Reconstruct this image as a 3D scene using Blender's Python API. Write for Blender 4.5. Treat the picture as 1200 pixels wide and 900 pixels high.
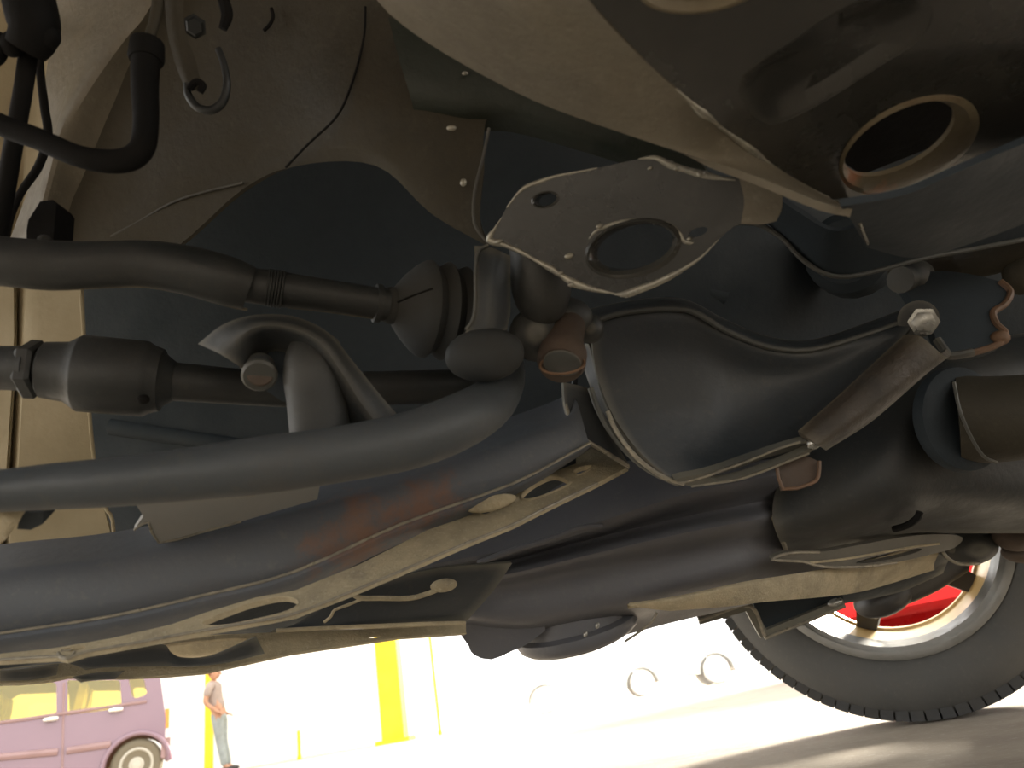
import bpy, bmesh, math, random
from mathutils import Vector, Matrix

random.seed(4)
for o in list(bpy.data.objects):
    bpy.data.objects.remove(o)
sc = bpy.context.scene
COL = sc.collection

# ------------------------------------------------------------------ camera
PITCH, ROLL, F = math.radians(24), math.radians(10), 857.0
CAM = Vector((0, 0, .11))
FW = Vector((0, math.cos(PITCH), math.sin(PITCH)))
_u0 = Vector((0, -math.sin(PITCH), math.cos(PITCH)))
_r0 = Vector((1, 0, 0))
RT = _r0 * math.cos(ROLL) - _u0 * math.sin(ROLL)
UP = _u0 * math.cos(ROLL) + _r0 * math.sin(ROLL)
cd = bpy.data.cameras.new('camera')
cam = bpy.data.objects.new('camera', cd)
COL.objects.link(cam)
m = Matrix((RT, UP, -FW)).transposed().to_4x4()
m.translation = CAM
cam.matrix_world = m
cd.sensor_fit = 'HORIZONTAL'
cd.angle = 2 * math.atan(600 / F)
cd.clip_start = .01
cd.dof.use_dof = True
cd.dof.focus_distance = .72
cd.dof.aperture_fstop = 10
sc.camera = cam

# ------------------------------------------------------------------ world, sun, exposure
w = bpy.data.worlds.new('sky')
sc.world = w
w.use_nodes = True
bg = w.node_tree.nodes['Background']
bg.inputs[0].default_value = (1.0, .985, .95, 1)
bg.inputs[1].default_value = 4.2
sd = bpy.data.lights.new('sun', 'SUN')
sd.energy = 22
sd.angle = math.radians(12)
sd.color = (1, .93, .8)
sun = bpy.data.objects.new('sun', sd)
COL.objects.link(sun)
# low sun shining from beyond the far wheel towards the camera, from the right
sun.rotation_euler = Vector((.7, .75, .45)).to_track_quat('Z', 'Y').to_euler()
vs = sc.view_settings
vs.view_transform = 'Standard'
vs.look = 'None'
vs.gamma = 1
vs.use_curve_mapping = False
vs.exposure = -0.5

# ------------------------------------------------------------------ helpers
def ray(px, py):
    return FW + RT * ((px - 600) / F) + UP * ((450 - py) / F)

def P(px, py, d):
    return CAM + ray(px, py) * d

def onz(px, py, z):
    r = ray(px, py)
    return CAM + r * ((z - CAM.z) / r.z)

def ony(px, py, y):
    r = ray(px, py)
    return CAM + r * ((y - CAM.y) / r.y)

def cr(p0, p1, p2, p3, t):
    return (p1 * 2 + (p2 - p0) * t + (p0 * 2 - p1 * 5 + p2 * 4 - p3) * t * t + (p1 * 3 - p0 - p2 * 3 + p3) * t ** 3) * .5

def curve(pts, n=6, closed=False):
    """Catmull-Rom through Vectors"""
    k = len(pts)
    out = []
    if closed:
        for i in range(k):
            for j in range(n):
                out.append(cr(pts[i - 1], pts[i], pts[(i + 1) % k], pts[(i + 2) % k], j / n))
        return out
    e0 = pts[0] * 2 - pts[1]
    e1 = pts[-1] * 2 - pts[-2]
    q = [e0] + list(pts) + [e1]
    for i in range(k - 1):
        for j in range(n):
            out.append(cr(q[i], q[i + 1], q[i + 2], q[i + 3], j / n))
    out.append(pts[-1].copy())
    return out

def V(*a):
    return Vector(a)

# every shape function returns (verts, faces)
def tube(pts, n=5, seg=18, px=True, flat=1.0, cap=True):
    """pts: (px,py,depth,radius in pixels) or with px=False (Vector, radius)"""
    if px:
        v = [Vector((*P(a, b, d), r * d / F)) for a, b, d, r in pts]
    else:
        v = [Vector((*p, r)) for p, r in pts]
    c = curve(v, n) if len(v) > 2 else ([v[0].lerp(v[1], i / n) for i in range(n + 1)])
    vs_, fs = [], []
    pos = [Vector(q[:3]) for q in c]
    rad = [q[3] for q in c]
    t = (pos[1] - pos[0]).normalized()
    a = t.orthogonal().normalized()
    for i, p in enumerate(pos):
        t = (pos[min(i + 1, len(pos) - 1)] - pos[max(i - 1, 0)]).normalized()
        a = (a - t * a.dot(t)).normalized()
        b = t.cross(a)
        for k in range(seg):
            an = 2 * math.pi * k / seg
            vs_.append(p + (a * math.cos(an) + b * math.sin(an) * flat) * rad[i])
    for i in range(len(pos) - 1):
        for k in range(seg):
            k2 = (k + 1) % seg
            fs.append((i * seg + k, i * seg + k2, (i + 1) * seg + k2, (i + 1) * seg + k))
    if cap:
        fs.append(tuple(range(seg))[::-1])
        fs.append(tuple((len(pos) - 1) * seg + k for k in range(seg)))
    return vs_, fs

def lathe(p0, axis, prof, seg=28, ph=0.0, caps=True):
    """prof: list of (distance along axis, radius)"""
    axis = axis.normalized()
    a = axis.orthogonal().normalized()
    b = axis.cross(a)
    vs_, fs = [], []
    for h, r in prof:
        for k in range(seg):
            an = 2 * math.pi * k / seg + ph
            vs_.append(p0 + axis * h + (a * math.cos(an) + b * math.sin(an)) * max(r, 1e-5))
    n = len(prof)
    for i in range(n - 1):
        for k in range(seg):
            k2 = (k + 1) % seg
            fs.append((i * seg + k, i * seg + k2, (i + 1) * seg + k2, (i + 1) * seg + k))
    if caps:
        fs.append(tuple(range(seg))[::-1])
        fs.append(tuple((n - 1) * seg + k for k in range(seg)))
    return vs_, fs

def lathepx(a, b, prof, seg=28, d0=None):
    """a, b: (px,py,d). prof: (fraction along a->b, radius in px at a's depth)"""
    A, B = P(*a), P(*b)
    L = (B - A).length
    return lathe(A, B - A, [(t * L, r * a[2] / F) for t, r in prof], seg)

def blob(px, py, d, rx, ry, rz=None, rot=0, seg=20, rings=12):
    """rounded lump facing the camera; radii in px"""
    c = P(px, py, d)
    s = d / F
    rz = rz or (rx + ry) / 2
    ca, sa = math.cos(rot), math.sin(rot)
    X = RT * ca + UP * sa
    Y = UP * ca - RT * sa
    vs_, fs = [], []
    for i in range(rings + 1):
        th = math.pi * i / rings
        for k in range(seg):
            an = 2 * math.pi * k / seg
            vs_.append(c + X * (rx * s * math.sin(th) * math.cos(an)) + Y * (ry * s * math.sin(th) * math.sin(an)) - FW * (rz * s * math.cos(th)))
    for i in range(rings):
        for k in range(seg):
            k2 = (k + 1) % seg
            fs.append((i * seg + k, i * seg + k2, (i + 1) * seg + k2, (i + 1) * seg + k))
    return vs_, fs

def sheet(rows, nu=5, nv=5, th=.004, sv=True, su=True, raw=False, ext=0):
    """rows of (px,py,d) (raw: of Vectors): a pressed panel with thickness; front faces the camera"""
    R = [[p if raw else P(*p) for p in r] for r in rows]
    if ext:      # carry the panel on past its last column
        R = [r + [r[-1] + (r[-1] - r[-2]) * ext] for r in R]
    def line(r, n, sm):
        if len(r) == 2 or not sm:
            out = []
            for i in range(len(r) - 1):
                out += [r[i].lerp(r[i + 1], j / n) for j in range(n)]
            return out + [r[-1].copy()]
        return curve(r, n)
    R = [line(r, nu, su) for r in R]
    cols = [line([r[i] for r in R], nv, sv) for i in range(len(R[0]))]
    nU, nV = len(cols), len(cols[0])
    g = [[cols[u][v] for u in range(nU)] for v in range(nV)]
    nor = [[None] * nU for _ in range(nV)]
    for v in range(nV):
        for u in range(nU):
            du = g[v][min(u + 1, nU - 1)] - g[v][max(u - 1, 0)]
            dv = g[min(v + 1, nV - 1)][u] - g[max(v - 1, 0)][u]
            nor[v][u] = du.cross(dv).normalized()
    mid = nor[nV // 2][nU // 2]
    s = 1 if mid.dot(CAM - g[nV // 2][nU // 2]) > 0 else -1
    vs_, fs = [], []
    for v in range(nV):
        for u in range(nU):
            vs_.append(g[v][u])
    N = nU * nV
    for v in range(nV):
        for u in range(nU):
            vs_.append(g[v][u] - nor[v][u] * (th * s))
    idx = lambda v, u: v * nU + u
    for v in range(nV - 1):
        for u in range(nU - 1):
            f = (idx(v, u), idx(v, u + 1), idx(v + 1, u + 1), idx(v + 1, u))
            fs.append(f)
            fs.append(tuple(N + i for i in reversed(f)))
    bd = [idx(0, u) for u in range(nU)] + [idx(v, nU - 1) for v in range(1, nV)] + [idx(nV - 1, u) for u in range(nU - 2, -1, -1)] + [idx(v, 0) for v in range(nV - 2, 0, -1)]
    for i in range(len(bd)):
        a, b = bd[i], bd[(i + 1) % len(bd)]
        fs.append((b, a, N + a, N + b))
    return vs_, fs

def ell(cx, cy, a, b, rot=0, n=28):
    r = math.radians(rot)
    return [(cx + a * math.cos(t) * math.cos(r) - b * math.sin(t) * math.sin(r), cy + a * math.cos(t) * math.sin(r) + b * math.sin(t) * math.cos(r)) for t in (2 * math.pi * i / n for i in range(n))]

def smooth2(pts, n=4):
    return [(q.x, q.y) for q in curve([Vector((a, b)) for a, b in pts], n, True)]

def plane_of(a, b, c):
    A, B, Cc = P(*a), P(*b), P(*c)
    return A, (B - A).cross(Cc - A).normalized()

def hit(pl, px, py):
    o, n = pl
    r = ray(px, py)
    return CAM + r * ((o - CAM).dot(n) / r.dot(n))

def fill(outer, holes, off, bev=0.0):
    """polygon with holes (Vectors), extruded by the vector off"""
    bm = bmesh.new()
    es = []
    for loop in [outer] + holes:
        v = [bm.verts.new(p) for p in loop]
        for i in range(len(v)):
            es.append(bm.edges.new((v[i], v[(i + 1) % len(v)])))
    bmesh.ops.triangle_fill(bm, use_beauty=True, use_dissolve=False, edges=es)
    fs = list(bm.faces)
    r = bmesh.ops.extrude_face_region(bm, geom=fs)
    for g in r['geom']:
        if isinstance(g, bmesh.types.BMVert):
            g.co += off
    bmesh.ops.recalc_face_normals(bm, faces=bm.faces)
    bm.verts.index_update()
    out = [v.co.copy() for v in bm.verts], [tuple(v.index for v in f.verts) for f in bm.faces]
    bm.free()
    return out

def plate(outline, pl, th=.004, holes=(), sm=0):
    o = smooth2(outline, sm) if sm else outline
    n = pl[1]
    if n.dot(CAM - pl[0]) > 0:
        n = -n
    return fill([hit(pl, *p) for p in o], [[hit(pl, *p) for p in h] for h in holes], n * th)

def lip(pts, r, pl=None, n=3, closed=False, seg=8):
    """rolled edge bead; pts (px,py,d) or (px,py) on plane; r in px"""
    q = [P(*p) if len(p) == 3 else hit(pl, *p) for p in pts]
    if closed:
        q = curve(q, n, True)
        q = q + [q[0]]
        n = 1
    rad = [(x - CAM).dot(FW) * r / F for x in q]
    return tube(list(zip(q, rad)), n=n, seg=seg, px=False)

def ragged(pts, pl, seg=10):
    """bead painting a wet glint: (px,py,r px) along a line on a plane, half sunk into it"""
    q = []
    for a, b, r in pts:
        h = hit(pl, a, b)
        rr = (h - CAM).dot(FW) * r / F
        q.append((h + (h - CAM).normalized() * rr * .4, rr))
    return tube(q, 4, seg, px=False)

def ring(loopsA, off=None):
    """loft closed loops of equal length"""
    n = len(loopsA[0])
    vs_ = [p for l in loopsA for p in l]
    fs = []
    for i in range(len(loopsA) - 1):
        for k in range(n):
            k2 = (k + 1) % n
            fs.append((i * n + k, i * n + k2, (i + 1) * n + k2, (i + 1) * n + k))
    return vs_, fs

def box(c, sx, sy, sz, rz=0):
    vs_ = []
    R = Matrix.Rotation(rz, 3, 'Z')
    for z in (-1, 1):
        for x, y in ((-1, -1), (1, -1), (1, 1), (-1, 1)):
            vs_.append(Vector(c) + R @ Vector((x * sx / 2, y * sy / 2, z * sz / 2)))
    return vs_, [(3, 2, 1, 0), (4, 5, 6, 7), (0, 1, 5, 4), (1, 2, 6, 5), (2, 3, 7, 6), (3, 0, 4, 7)]

def bar(p0, p1, wd, ht, up=V(0, 0, 1)):
    d = (p1 - p0).normalized()
    s = d.cross(up).normalized()
    u = s.cross(d)
    vs_ = []
    for p in (p0, p1):
        for x, y in ((-1, -1), (1, -1), (1, 1), (-1, 1)):
            vs_.append(p + s * (x * wd / 2) + u * (y * ht / 2))
    return vs_, [(3, 2, 1, 0), (4, 5, 6, 7), (0, 1, 5, 4), (1, 2, 6, 5), (2, 3, 7, 6), (3, 0, 4, 7)]

def join(*shapes):
    vs_, fs = [], []
    for v, f in shapes:
        k = len(vs_)
        vs_ += v
        fs += [tuple(i + k for i in q) for q in f]
    return vs_, fs

def mesh_obj(name, shape, mat, loc, parent=None, sharp=38, sub=0):
    v, f = shape
    me = bpy.data.meshes.new(name)
    me.from_pydata([tuple(p - loc) for p in v], [], f)
    me.materials.append(mat)
    bm = bmesh.new()
    bm.from_mesh(me)
    bmesh.ops.recalc_face_normals(bm, faces=bm.faces)
    bm.to_mesh(me)
    bm.free()
    for p in me.polygons:
        p.use_smooth = True
    me.set_sharp_from_angle(angle=math.radians(sharp))
    o = bpy.data.objects.new(name, me)
    COL.objects.link(o)
    if parent:
        o.parent = parent
    else:
        o.location = loc
    return o

class Thing:
    def __init__(s, name, label, cat, group=None, loc=None, kind=None):
        s.name, s.label, s.cat, s.group, s.loc, s.kind = name, label, cat, group, loc, kind
        s.parts = []
        s.kinds = {}
    def add(s, name, shape, mat, under=None, label=None, sharp=38, kind=None):
        s.parts.append([name, shape, mat, under, label, sharp])
        s.kinds[len(s.parts) - 1] = kind
        return len(s.parts) - 1
    def done(s):
        pts = [p for q in s.parts for p in q[1][0]]
        mn = Vector([min(p[i] for p in pts) for i in range(3)])
        mx = Vector([max(p[i] for p in pts) for i in range(3)])
        loc = s.loc or Vector(((mn.x + mx.x) / 2, (mn.y + mx.y) / 2, mn.z))
        if len(s.parts) == 1:
            n, sh, mt, un, lb, shp = s.parts[0]
            root = mesh_obj(s.name, sh, mt, loc, sharp=shp)
            obs = [root]
        else:
            root = bpy.data.objects.new(s.name, None)
            root.empty_display_size = .02
            root.location = loc
            COL.objects.link(root)
            obs = []
            for n, sh, mt, un, lb, shp in s.parts:
                o = mesh_obj(n, sh, mt, loc, root if un is None else obs[un], sharp=shp)
                if lb:
                    o['label'] = lb
                if s.kinds[len(obs)]:
                    o['kind'] = s.kinds[len(obs)]
                obs.append(o)
        root['label'] = s.label
        if s.cat:
            root['category'] = s.cat
        if s.group:
            root['group'] = s.group
        if s.kind:
            root['kind'] = s.kind
        return root

# ------------------------------------------------------------------ materials
COOL = ('sooty_steel', 'shaded_casting', 'dirty_casting', 'crossmember_paint', 'shaft_paint', 'stabiliser_paint', 'oily_sump', 'dusty_rubber')      # bluish tint painting veiling lens glare into these finishes
SOOT_GLARE = dict(sooty_steel=.6, shaded_casting=.8, dirty_casting=.6, crossmember_paint=1.1, rusted_steel=.7, brown_scaled_steel=.55, rust_bare_edge=.5, worn_lit_edge=.8, sandy_dust=.95, wet_oily_steel=.55, wet_black_steel=.5, lit_tan_underseal=.5, brown_underseal=.55, green_stained_panel=.5, beige_liner=.6, dusty_rubber=.5, shaft_paint=.5, stabiliser_paint=.78, oily_sump=1.1, tan_hole_flange=.6, tyre_rubber=.8)
def mat(name, c1, c2=None, c3=None, rough=.6, metal=0, scale=25, bump=.25, bscale=120, rv=.2, detail=8, m3=(.58, .72), m2=(.38, .66), spec=.5, coat=0, dust=None, edge=None, spot=()):
    """procedural: c1/c2 mottled by noise, c3 in blotches, dust colour in fine specks, edge colour on worn convex edges"""
    if name in SOOT_GLARE:      # soot darkens most finishes; raised factors and bluish tint paint glare
        tint = (.95, 1.0, 1.05) if name in COOL else (1, 1, 1)
        dk = lambda q: q and tuple(x * SOOT_GLARE[name] * k for x, k in zip(q, tint))
        c1, c2, c3, dust, edge = dk(c1), dk(c2), dk(c3), dk(dust), dk(edge)
    mt = bpy.data.materials.new(name)
    mt.use_nodes = True
    nt = mt.node_tree
    b = nt.nodes['Principled BSDF']
    N, L = nt.nodes.new, nt.links.new
    tc = N('ShaderNodeTexCoord')
    def noise(s, d=detail, r=.6):
        n = N('ShaderNodeTexNoise')
        n.inputs['Scale'].default_value = s
        n.inputs['Detail'].default_value = d
        n.inputs['Roughness'].default_value = r
        L(tc.outputs['Object'], n.inputs['Vector'])
        return n
    def ramp(src, a, z):
        r = N('ShaderNodeMapRange')
        r.inputs[1].default_value = a
        r.inputs[2].default_value = z
        L(src, r.inputs[0])
        return r.outputs[0]
    def mix(fac, a, bb):
        x = N('ShaderNodeMix')
        x.data_type = 'RGBA'
        L(fac, x.inputs[0])
        for sck, val in ((x.inputs[6], a), (x.inputs[7], bb)):
            if isinstance(val, tuple):
                sck.default_value = (*val, 1)
            else:
                L(val, sck)
        return x.outputs[2]
    n1 = noise(scale)
    c = c1
    if c2:
        c = mix(ramp(n1.outputs[0], *m2), c1, c2)
    if c3:
        n2 = noise(scale * .45, 10, .7)
        c = mix(ramp(n2.outputs[0], *m3), c if not isinstance(c, tuple) else c, c3)
    if dust:
        n3 = noise(scale * 9, 4, .8)
        c = mix(ramp(n3.outputs[0], .55, .8), c, dust)
    if spot:
        gp = N('ShaderNodeNewGeometry')
        n4 = noise(55, 8, .7)
        for cen, rad_, colr in spot:
            sb = N('ShaderNodeVectorMath')
            sb.operation = 'DISTANCE'
            L(gp.outputs['Position'], sb.inputs[0])
            sb.inputs[1].default_value = tuple(cen)
            ad = N('ShaderNodeMath')
            ad.operation = 'MULTIPLY_ADD'
            L(n4.outputs[0], ad.inputs[0])
            ad.inputs[1].default_value = rad_ * 4
            L(sb.outputs['Value'], ad.inputs[2])
            c = mix(ramp(ad.outputs[0], rad_ * 3.1, rad_ * 2.2), c, colr)
    if edge:
        g = N('ShaderNodeNewGeometry')
        c = mix(ramp(g.outputs['Pointiness'], .52, .62), c, edge)
    if isinstance(c, tuple):
        b.inputs['Base Color'].default_value = (*c, 1)
    else:
        L(c, b.inputs['Base Color'])
    b.inputs['Metallic'].default_value = metal
    b.inputs['Specular IOR Level'].default_value = spec
    b.inputs['Coat Weight'].default_value = coat
    b.inputs['Coat Roughness'].default_value = .12
    if rv:
        r = N('ShaderNodeMapRange')
        r.inputs[1].default_value = .3
        r.inputs[2].default_value = .7
        r.inputs[3].default_value = max(.03, rough - rv)
        r.inputs[4].default_value = min(1, rough + rv)
        L(n1.outputs[0], r.inputs[0])
        L(r.outputs[0], b.inputs['Roughness'])
    else:
        b.inputs['Roughness'].default_value = rough
    if bump:
        nb = noise(bscale, 6, .65)
        bp = N('ShaderNodeBump')
        bp.inputs['Strength'].default_value = bump
        bp.inputs['Distance'].default_value = .002
        L(nb.outputs[0], bp.inputs['Height'])
        L(bp.outputs[0], b.inputs['Normal'])
    return mt

M = {}
M['steel'] = mat('sooty_steel', (.048, .056, .062), (.065, .068, .068), (.078, .066, .052), rough=.5, scale=14, dust=(.09, .088, .078), edge=(.24, .22, .17))
M['steel_dark'] = mat('shaded_casting', (.019, .029, .036), (.027, .036, .042), rough=.75, scale=12, bump=.35)  # near-black bluish base paints deep shade of the bay and turned-away faces
M['cast'] = mat('dirty_casting', (.045, .048, .048), (.066, .063, .054), (.09, .075, .052), rough=.55, scale=10, dust=(.10, .092, .076), edge=(.2, .18, .14))
M['sump'] = mat('oily_sump', (.088, .086, .092), (.105, .10, .102), (.125, .112, .10), rough=.45, scale=7, bump=.2, dust=(.12, .115, .11))  # lightened copy of the casting, painting glare over the sump
M['rail'] = mat('crossmember_paint', (.080, .086, .095), (.10, .098, .10), (.115, .095, .085), rough=.6, scale=9, dust=(.125, .12, .112), m3=(.55, .75), spot=[(P(430, 625, .515), .035, (.17, .10, .072)), (P(500, 597, .535), .028, (.165, .095, .07)), (P(380, 645, .5), .022, (.15, .095, .075))])
M['rust'] = mat('rusted_steel', (.10, .075, .055), (.13, .085, .06), (.17, .09, .055), rough=.8, scale=22, bump=.6)
M['armbrown'] = mat('brown_scaled_steel', (.095, .075, .055), (.07, .062, .052), (.13, .105, .075), rough=.6, scale=30, bump=.8, edge=(.2,.17,.12))
M['rustedge'] = mat('rust_bare_edge', (.22, .13, .075), (.36, .20, .11), (.12, .08, .05), rough=.6, scale=60)
M['sand'] = mat('sandy_dust', (.50, .42, .27), (.36, .31, .21), (.22, .20, .16), rough=.75, scale=35, bump=.8, bscale=400, dust=(.66, .58, .42))
M['bright'] = mat('worn_lit_edge', (.42, .38, .29), (.25, .23, .19), rough=.4, scale=90, metal=.3)  # worn metal, lightened to paint light caught along the edges
M['wet'] = mat('wet_oily_steel', (.075, .074, .066), (.10, .096, .082), (.15, .138, .11), rough=.24, scale=16, bump=.3, bscale=60, rv=.12, coat=.6)
M['wetplate'] = mat('wet_black_steel', (.035, .036, .033), (.05, .05, .044), (.13, .12, .098), rough=.32, scale=20, bump=.3, bscale=60, rv=.16, coat=.25, m3=(.55, .8))
M['wetglint'] = mat('wet_edge_glint', (.36, .34, .27), (.2, .19, .16), rough=.22, scale=90, metal=.3, coat=.6, rv=.12)  # bright base paints glints on the wet edges
M['brown'] = mat('brown_underseal', (.060, .051, .030), (.084, .071, .043), (.045, .042, .029), rough=.75, scale=9, bump=.4, dust=(.10, .087, .056))
M['green'] = mat('green_stained_panel', (.030, .042, .028), (.05, .055, .036), (.06, .054, .034), rough=.6, scale=14, bump=.4)
M['tan'] = mat('lit_tan_underseal', (.31, .265, .185), (.235, .20, .14), (.18, .155, .11), rough=.6, scale=14, bump=.4, dust=(.37, .325, .235))  # lighter underseal, painting faces turned towards the light
M['beige'] = mat('beige_liner', (.60, .50, .31), (.50, .42, .26), (.40, .33, .20), rough=.75, scale=12, bump=.25)
M['rubber'] = mat('black_rubber', (.008, .008, .008), (.013, .012, .011), rough=.8, scale=30, bump=.3, spec=.12)
M['boot'] = mat('dusty_rubber', (.05, .054, .053), (.072, .068, .058), rough=.8, scale=18, bump=.2)
M['shaft'] = mat('shaft_paint', (.043, .047, .045), (.058, .056, .05), (.078, .065, .044), rough=.55, scale=16, dust=(.085, .08, .064))
M['bar'] = mat('stabiliser_paint', (.075, .082, .086), (.09, .092, .09), (.105, .092, .078), rough=.5, scale=10, dust=(.11, .105, .09))
M['daylitplate'] = mat('daylit_grey_plate', (.24, .235, .215), (.28, .265, .235), rough=.7, scale=14)  # lighter grey paints daylight falling on the outward-facing plate
M['tanlight'] = mat('tan_dusty_highlight', (.13, .11, .075), (.09, .08, .06), rough=.9, scale=60)  # tan of sunlight caught on dusty lower edges, painted in
M['zinc'] = mat('zinc_bolt', (.45, .45, .42), (.32, .31, .28), rough=.3, metal=.7, scale=60)
M['tyre'] = mat('tyre_rubber', (.085, .084, .078), (.11, .105, .095), (.075, .072, .066), rough=.7, scale=14, bump=.2, dust=(.13, .12, .105))
M['tread'] = mat('tread_rubber', (.035, .035, .034), (.055, .052, .047), rough=.8, scale=30, bump=.4)
M['rim'] = mat('grey_rim', (.20, .20, .185), (.26, .25, .23), rough=.4, metal=.5, scale=18)
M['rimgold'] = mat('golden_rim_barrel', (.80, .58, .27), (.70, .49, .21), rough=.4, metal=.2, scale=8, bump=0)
M['rimdark'] = mat('dark_spoke', (.03, .028, .026), (.05, .045, .04), rough=.5, scale=15)
M['red'] = mat('red_plastic', (.85, .012, .015), (.75, .01, .012), rough=.35, scale=5, bump=0)
M['yellow'] = mat('yellow_paint', (.85, .66, .012), (.78, .55, .01), rough=.5, scale=3, bump=0)
M['white'] = mat('white_plaster', (.86, .85, .82), (.8, .79, .76), rough=.8, scale=1.5, bump=0)
M['carwhite'] = mat('white_car_paint', (.88, .88, .87), (.84, .84, .83), rough=.25, scale=1, bump=0, coat=.5)
M['paleglass'] = mat('pale_window', (.55, .57, .56), (.6, .62, .6), rough=.08, scale=1, bump=0)  # pale base paints the sky's reflection in blown-out windows
M['palewheel'] = mat('pale_wheel', (.86, .86, .85), (.9, .9, .89), rough=.5, scale=4, bump=0)  # near-white base paints overexposure and glare over the wheels
M['vanrim'] = mat('dull_rim', (.42, .40, .33), (.5, .47, .4), rough=.5, scale=4, bump=0)
M['greyunder'] = mat('grey_underside', (.3, .31, .3), (.36, .37, .35), rough=.8, scale=4, bump=0)
M['vanpaint'] = mat('mauve_paint', (.205, .125, .16), (.22, .135, .17), rough=.22, scale=2, bump=0, coat=.7, rv=.05)
M['vantrim'] = mat('mauve_trim', (.30, .19, .185), (.27, .17, .165), rough=.5, scale=4, bump=0)
M['vandark'] = mat('van_interior', (.42, .34, .16), (.5, .4, .2), rough=.8, scale=4, bump=0)
M['chrome'] = mat('chrome_handle', (.75, .73, .7), rough=.2, metal=.8, bump=0, scale=3)
M['amber'] = mat('amber_lamp', (.8, .30, .05), rough=.3, bump=0, scale=3)
M['vantyre'] = mat('dusty_van_tyre', (.14, .12, .08), (.17, .145, .10), rough=.8, scale=9, bump=0)
M['shirt'] = mat('grey_shirt', (.30, .235, .20), (.38, .31, .27), rough=.9, scale=7, bump=0)
M['jeans'] = mat('grey_jeans', (.25, .28, .27), (.33, .36, .35), rough=.9, scale=9, bump=0)
M['skin'] = mat('skin', (.48, .26, .16), (.42, .22, .13), rough=.6, scale=9, bump=0)
M['hair'] = mat('brown_hair', (.16, .05, .025), (.22, .07, .03), rough=.7, scale=30, bump=0)
M['shoe'] = mat('dark_shoe', (.05, .045, .04), rough=.7, bump=0, scale=3)

def glassmat():
    mt = bpy.data.materials.new('tinted_glass')
    mt.use_nodes = True
    nt = mt.node_tree
    nt.nodes.clear()
    out = nt.nodes.new('ShaderNodeOutputMaterial')
    tr = nt.nodes.new('ShaderNodeBsdfTransparent')
    tr.inputs[0].default_value = (.98, .93, .62, 1)
    gl = nt.nodes.new('ShaderNodeBsdfGlossy')
    gl.inputs[0].default_value = (.9, .85, .6, 1)
    gl.inputs[1].default_value = .05
    mx = nt.nodes.new('ShaderNodeMixShader')
    mx.inputs[0].default_value = .10
    nt.links.new(tr.outputs[0], mx.inputs[1])
    nt.links.new(gl.outputs[0], mx.inputs[2])
    nt.links.new(mx.outputs[0], out.inputs[0])
    return mt
M['glass'] = glassmat()

def groundmat():
    mt = mat('dusty_concrete', (.34, .285, .22), (.42, .36, .285), (.26, .215, .165), rough=.9, scale=9, bump=.8, bscale=160, dust=(.56, .50, .41), rv=.05)
    return mt
M['ground'] = groundmat()

# ------------------------------------------------------------------ setting: ground and the building beyond
def structure(name, shape, mt, label, loc=None):
    o = mesh_obj(name, shape, mt, loc or Vector((0, 0, 0)))
    o['kind'] = 'structure'
    o['label'] = label
    return o
structure('floor', box((0, 20, -.1), 120, 120, .2), M['ground'], 'dusty concrete yard under and beyond the car')
wl = ony(-60, 880, 15.5).x
wr = ony(512, 800, 15.5).x
structure('wall_back', join(box(((wl + wr) / 2 - 3, 15.7, 2.4), wr - wl + 6, .3, 4.8), box(((wl + wr) / 2 - 3, 15.6, 4.85), wr - wl + 6.3, .7, .12)), M['white'], 'sunlit white building wall beyond the yard')

# ------------------------------------------------------------------ car body (body shell the camera looks up into)
YAW = .459
LAT = V(math.sin(YAW), math.cos(YAW), 0)
LON = V(math.cos(YAW), -math.sin(YAW), 0)
def carpt(lon, lat, z):
    return LON * lon + LAT * lat + V(0, 0, z)
def carbox(l0, l1, a0, a1, z0, z1):
    v = [carpt(l, a, z) for z in (z0, z1) for l, a in ((l0, a0), (l1, a0), (l1, a1), (l0, a1))]
    return v, [(3, 2, 1, 0), (4, 5, 6, 7), (0, 1, 5, 4), (1, 2, 6, 5), (2, 3, 7, 6), (3, 0, 4, 7)]

body = Thing('car_body', 'underside of the car body with dusty brown wheel arch and holed frame rail', 'car body')
body.add('floor_pan', carbox(-1.0, 1.9, -.5, 1.5, .86, .90), M['steel_dark'])
body.add('shading_side_panel', carbox(-.75, 1.9, -.53, -.5, .36, .9), M['vantrim'])  # near side out of view, added to cut daylight on the underbody
# outer far side with its wheel arch, lower edge shaped to shade the ground
sidepts = [carpt(-1.15, 1.52, .40)]

wc = V(.569, 1.303, .289)
wlon = wc.dot(LON)
for i in range(0, 13):
    a = math.pi * (1 - i / 12)
    sidepts.append(carpt(wlon + (.292 if i > 6 else .32) * math.cos(a), 1.52, (.19 if i > 6 else .38) + (.38 if i > 6 else .29) * math.sin(a)))
sidepts += [carpt(1.9, 1.52, .19), carpt(1.9, 1.52, .9), carpt(-1.15, 1.52, .9)]
body.add('shading_side_panel', fill(sidepts, [], LAT * .03), M['vantrim'])

liner = body.add('fender_liner', sheet([
    [(-130, -80, .70), (-20, -80, .68), (30, -80, .69), (45, -80, .69), (100, -80, .66)],
    [(-130, 120, .68), (-10, 120, .67), (30, 120, .68), (45, 120, .68), (90, 120, .65)],
    [(-130, 340, .66), (16, 340, .655), (22, 340, .665), (32, 340, .655), (95, 345, .65)],
    [(-130, 540, .64), (8, 540, .635), (14, 540, .648), (22, 540, .635), (110, 540, .645)],
    [(-130, 640, .63), (0, 640, .625), (5, 640, .638), (11, 640, .625), (132, 640, .64)],
    [(-130, 740, .62), (-6, 740, .615), (0, 740, .628), (6, 740, .615), (138, 740, .635)]], 4, 4, .004, su=False), M['beige'], label='pale beige fender liner lit from outside')
body.add('liner_edge', lip([(95, 345, .648), (102, 450, .646), (111, 545, .643), (122, 592, .640), (132, 610, .638), (134, 660, .637)], 2.2), M['beige'], liner)

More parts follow.
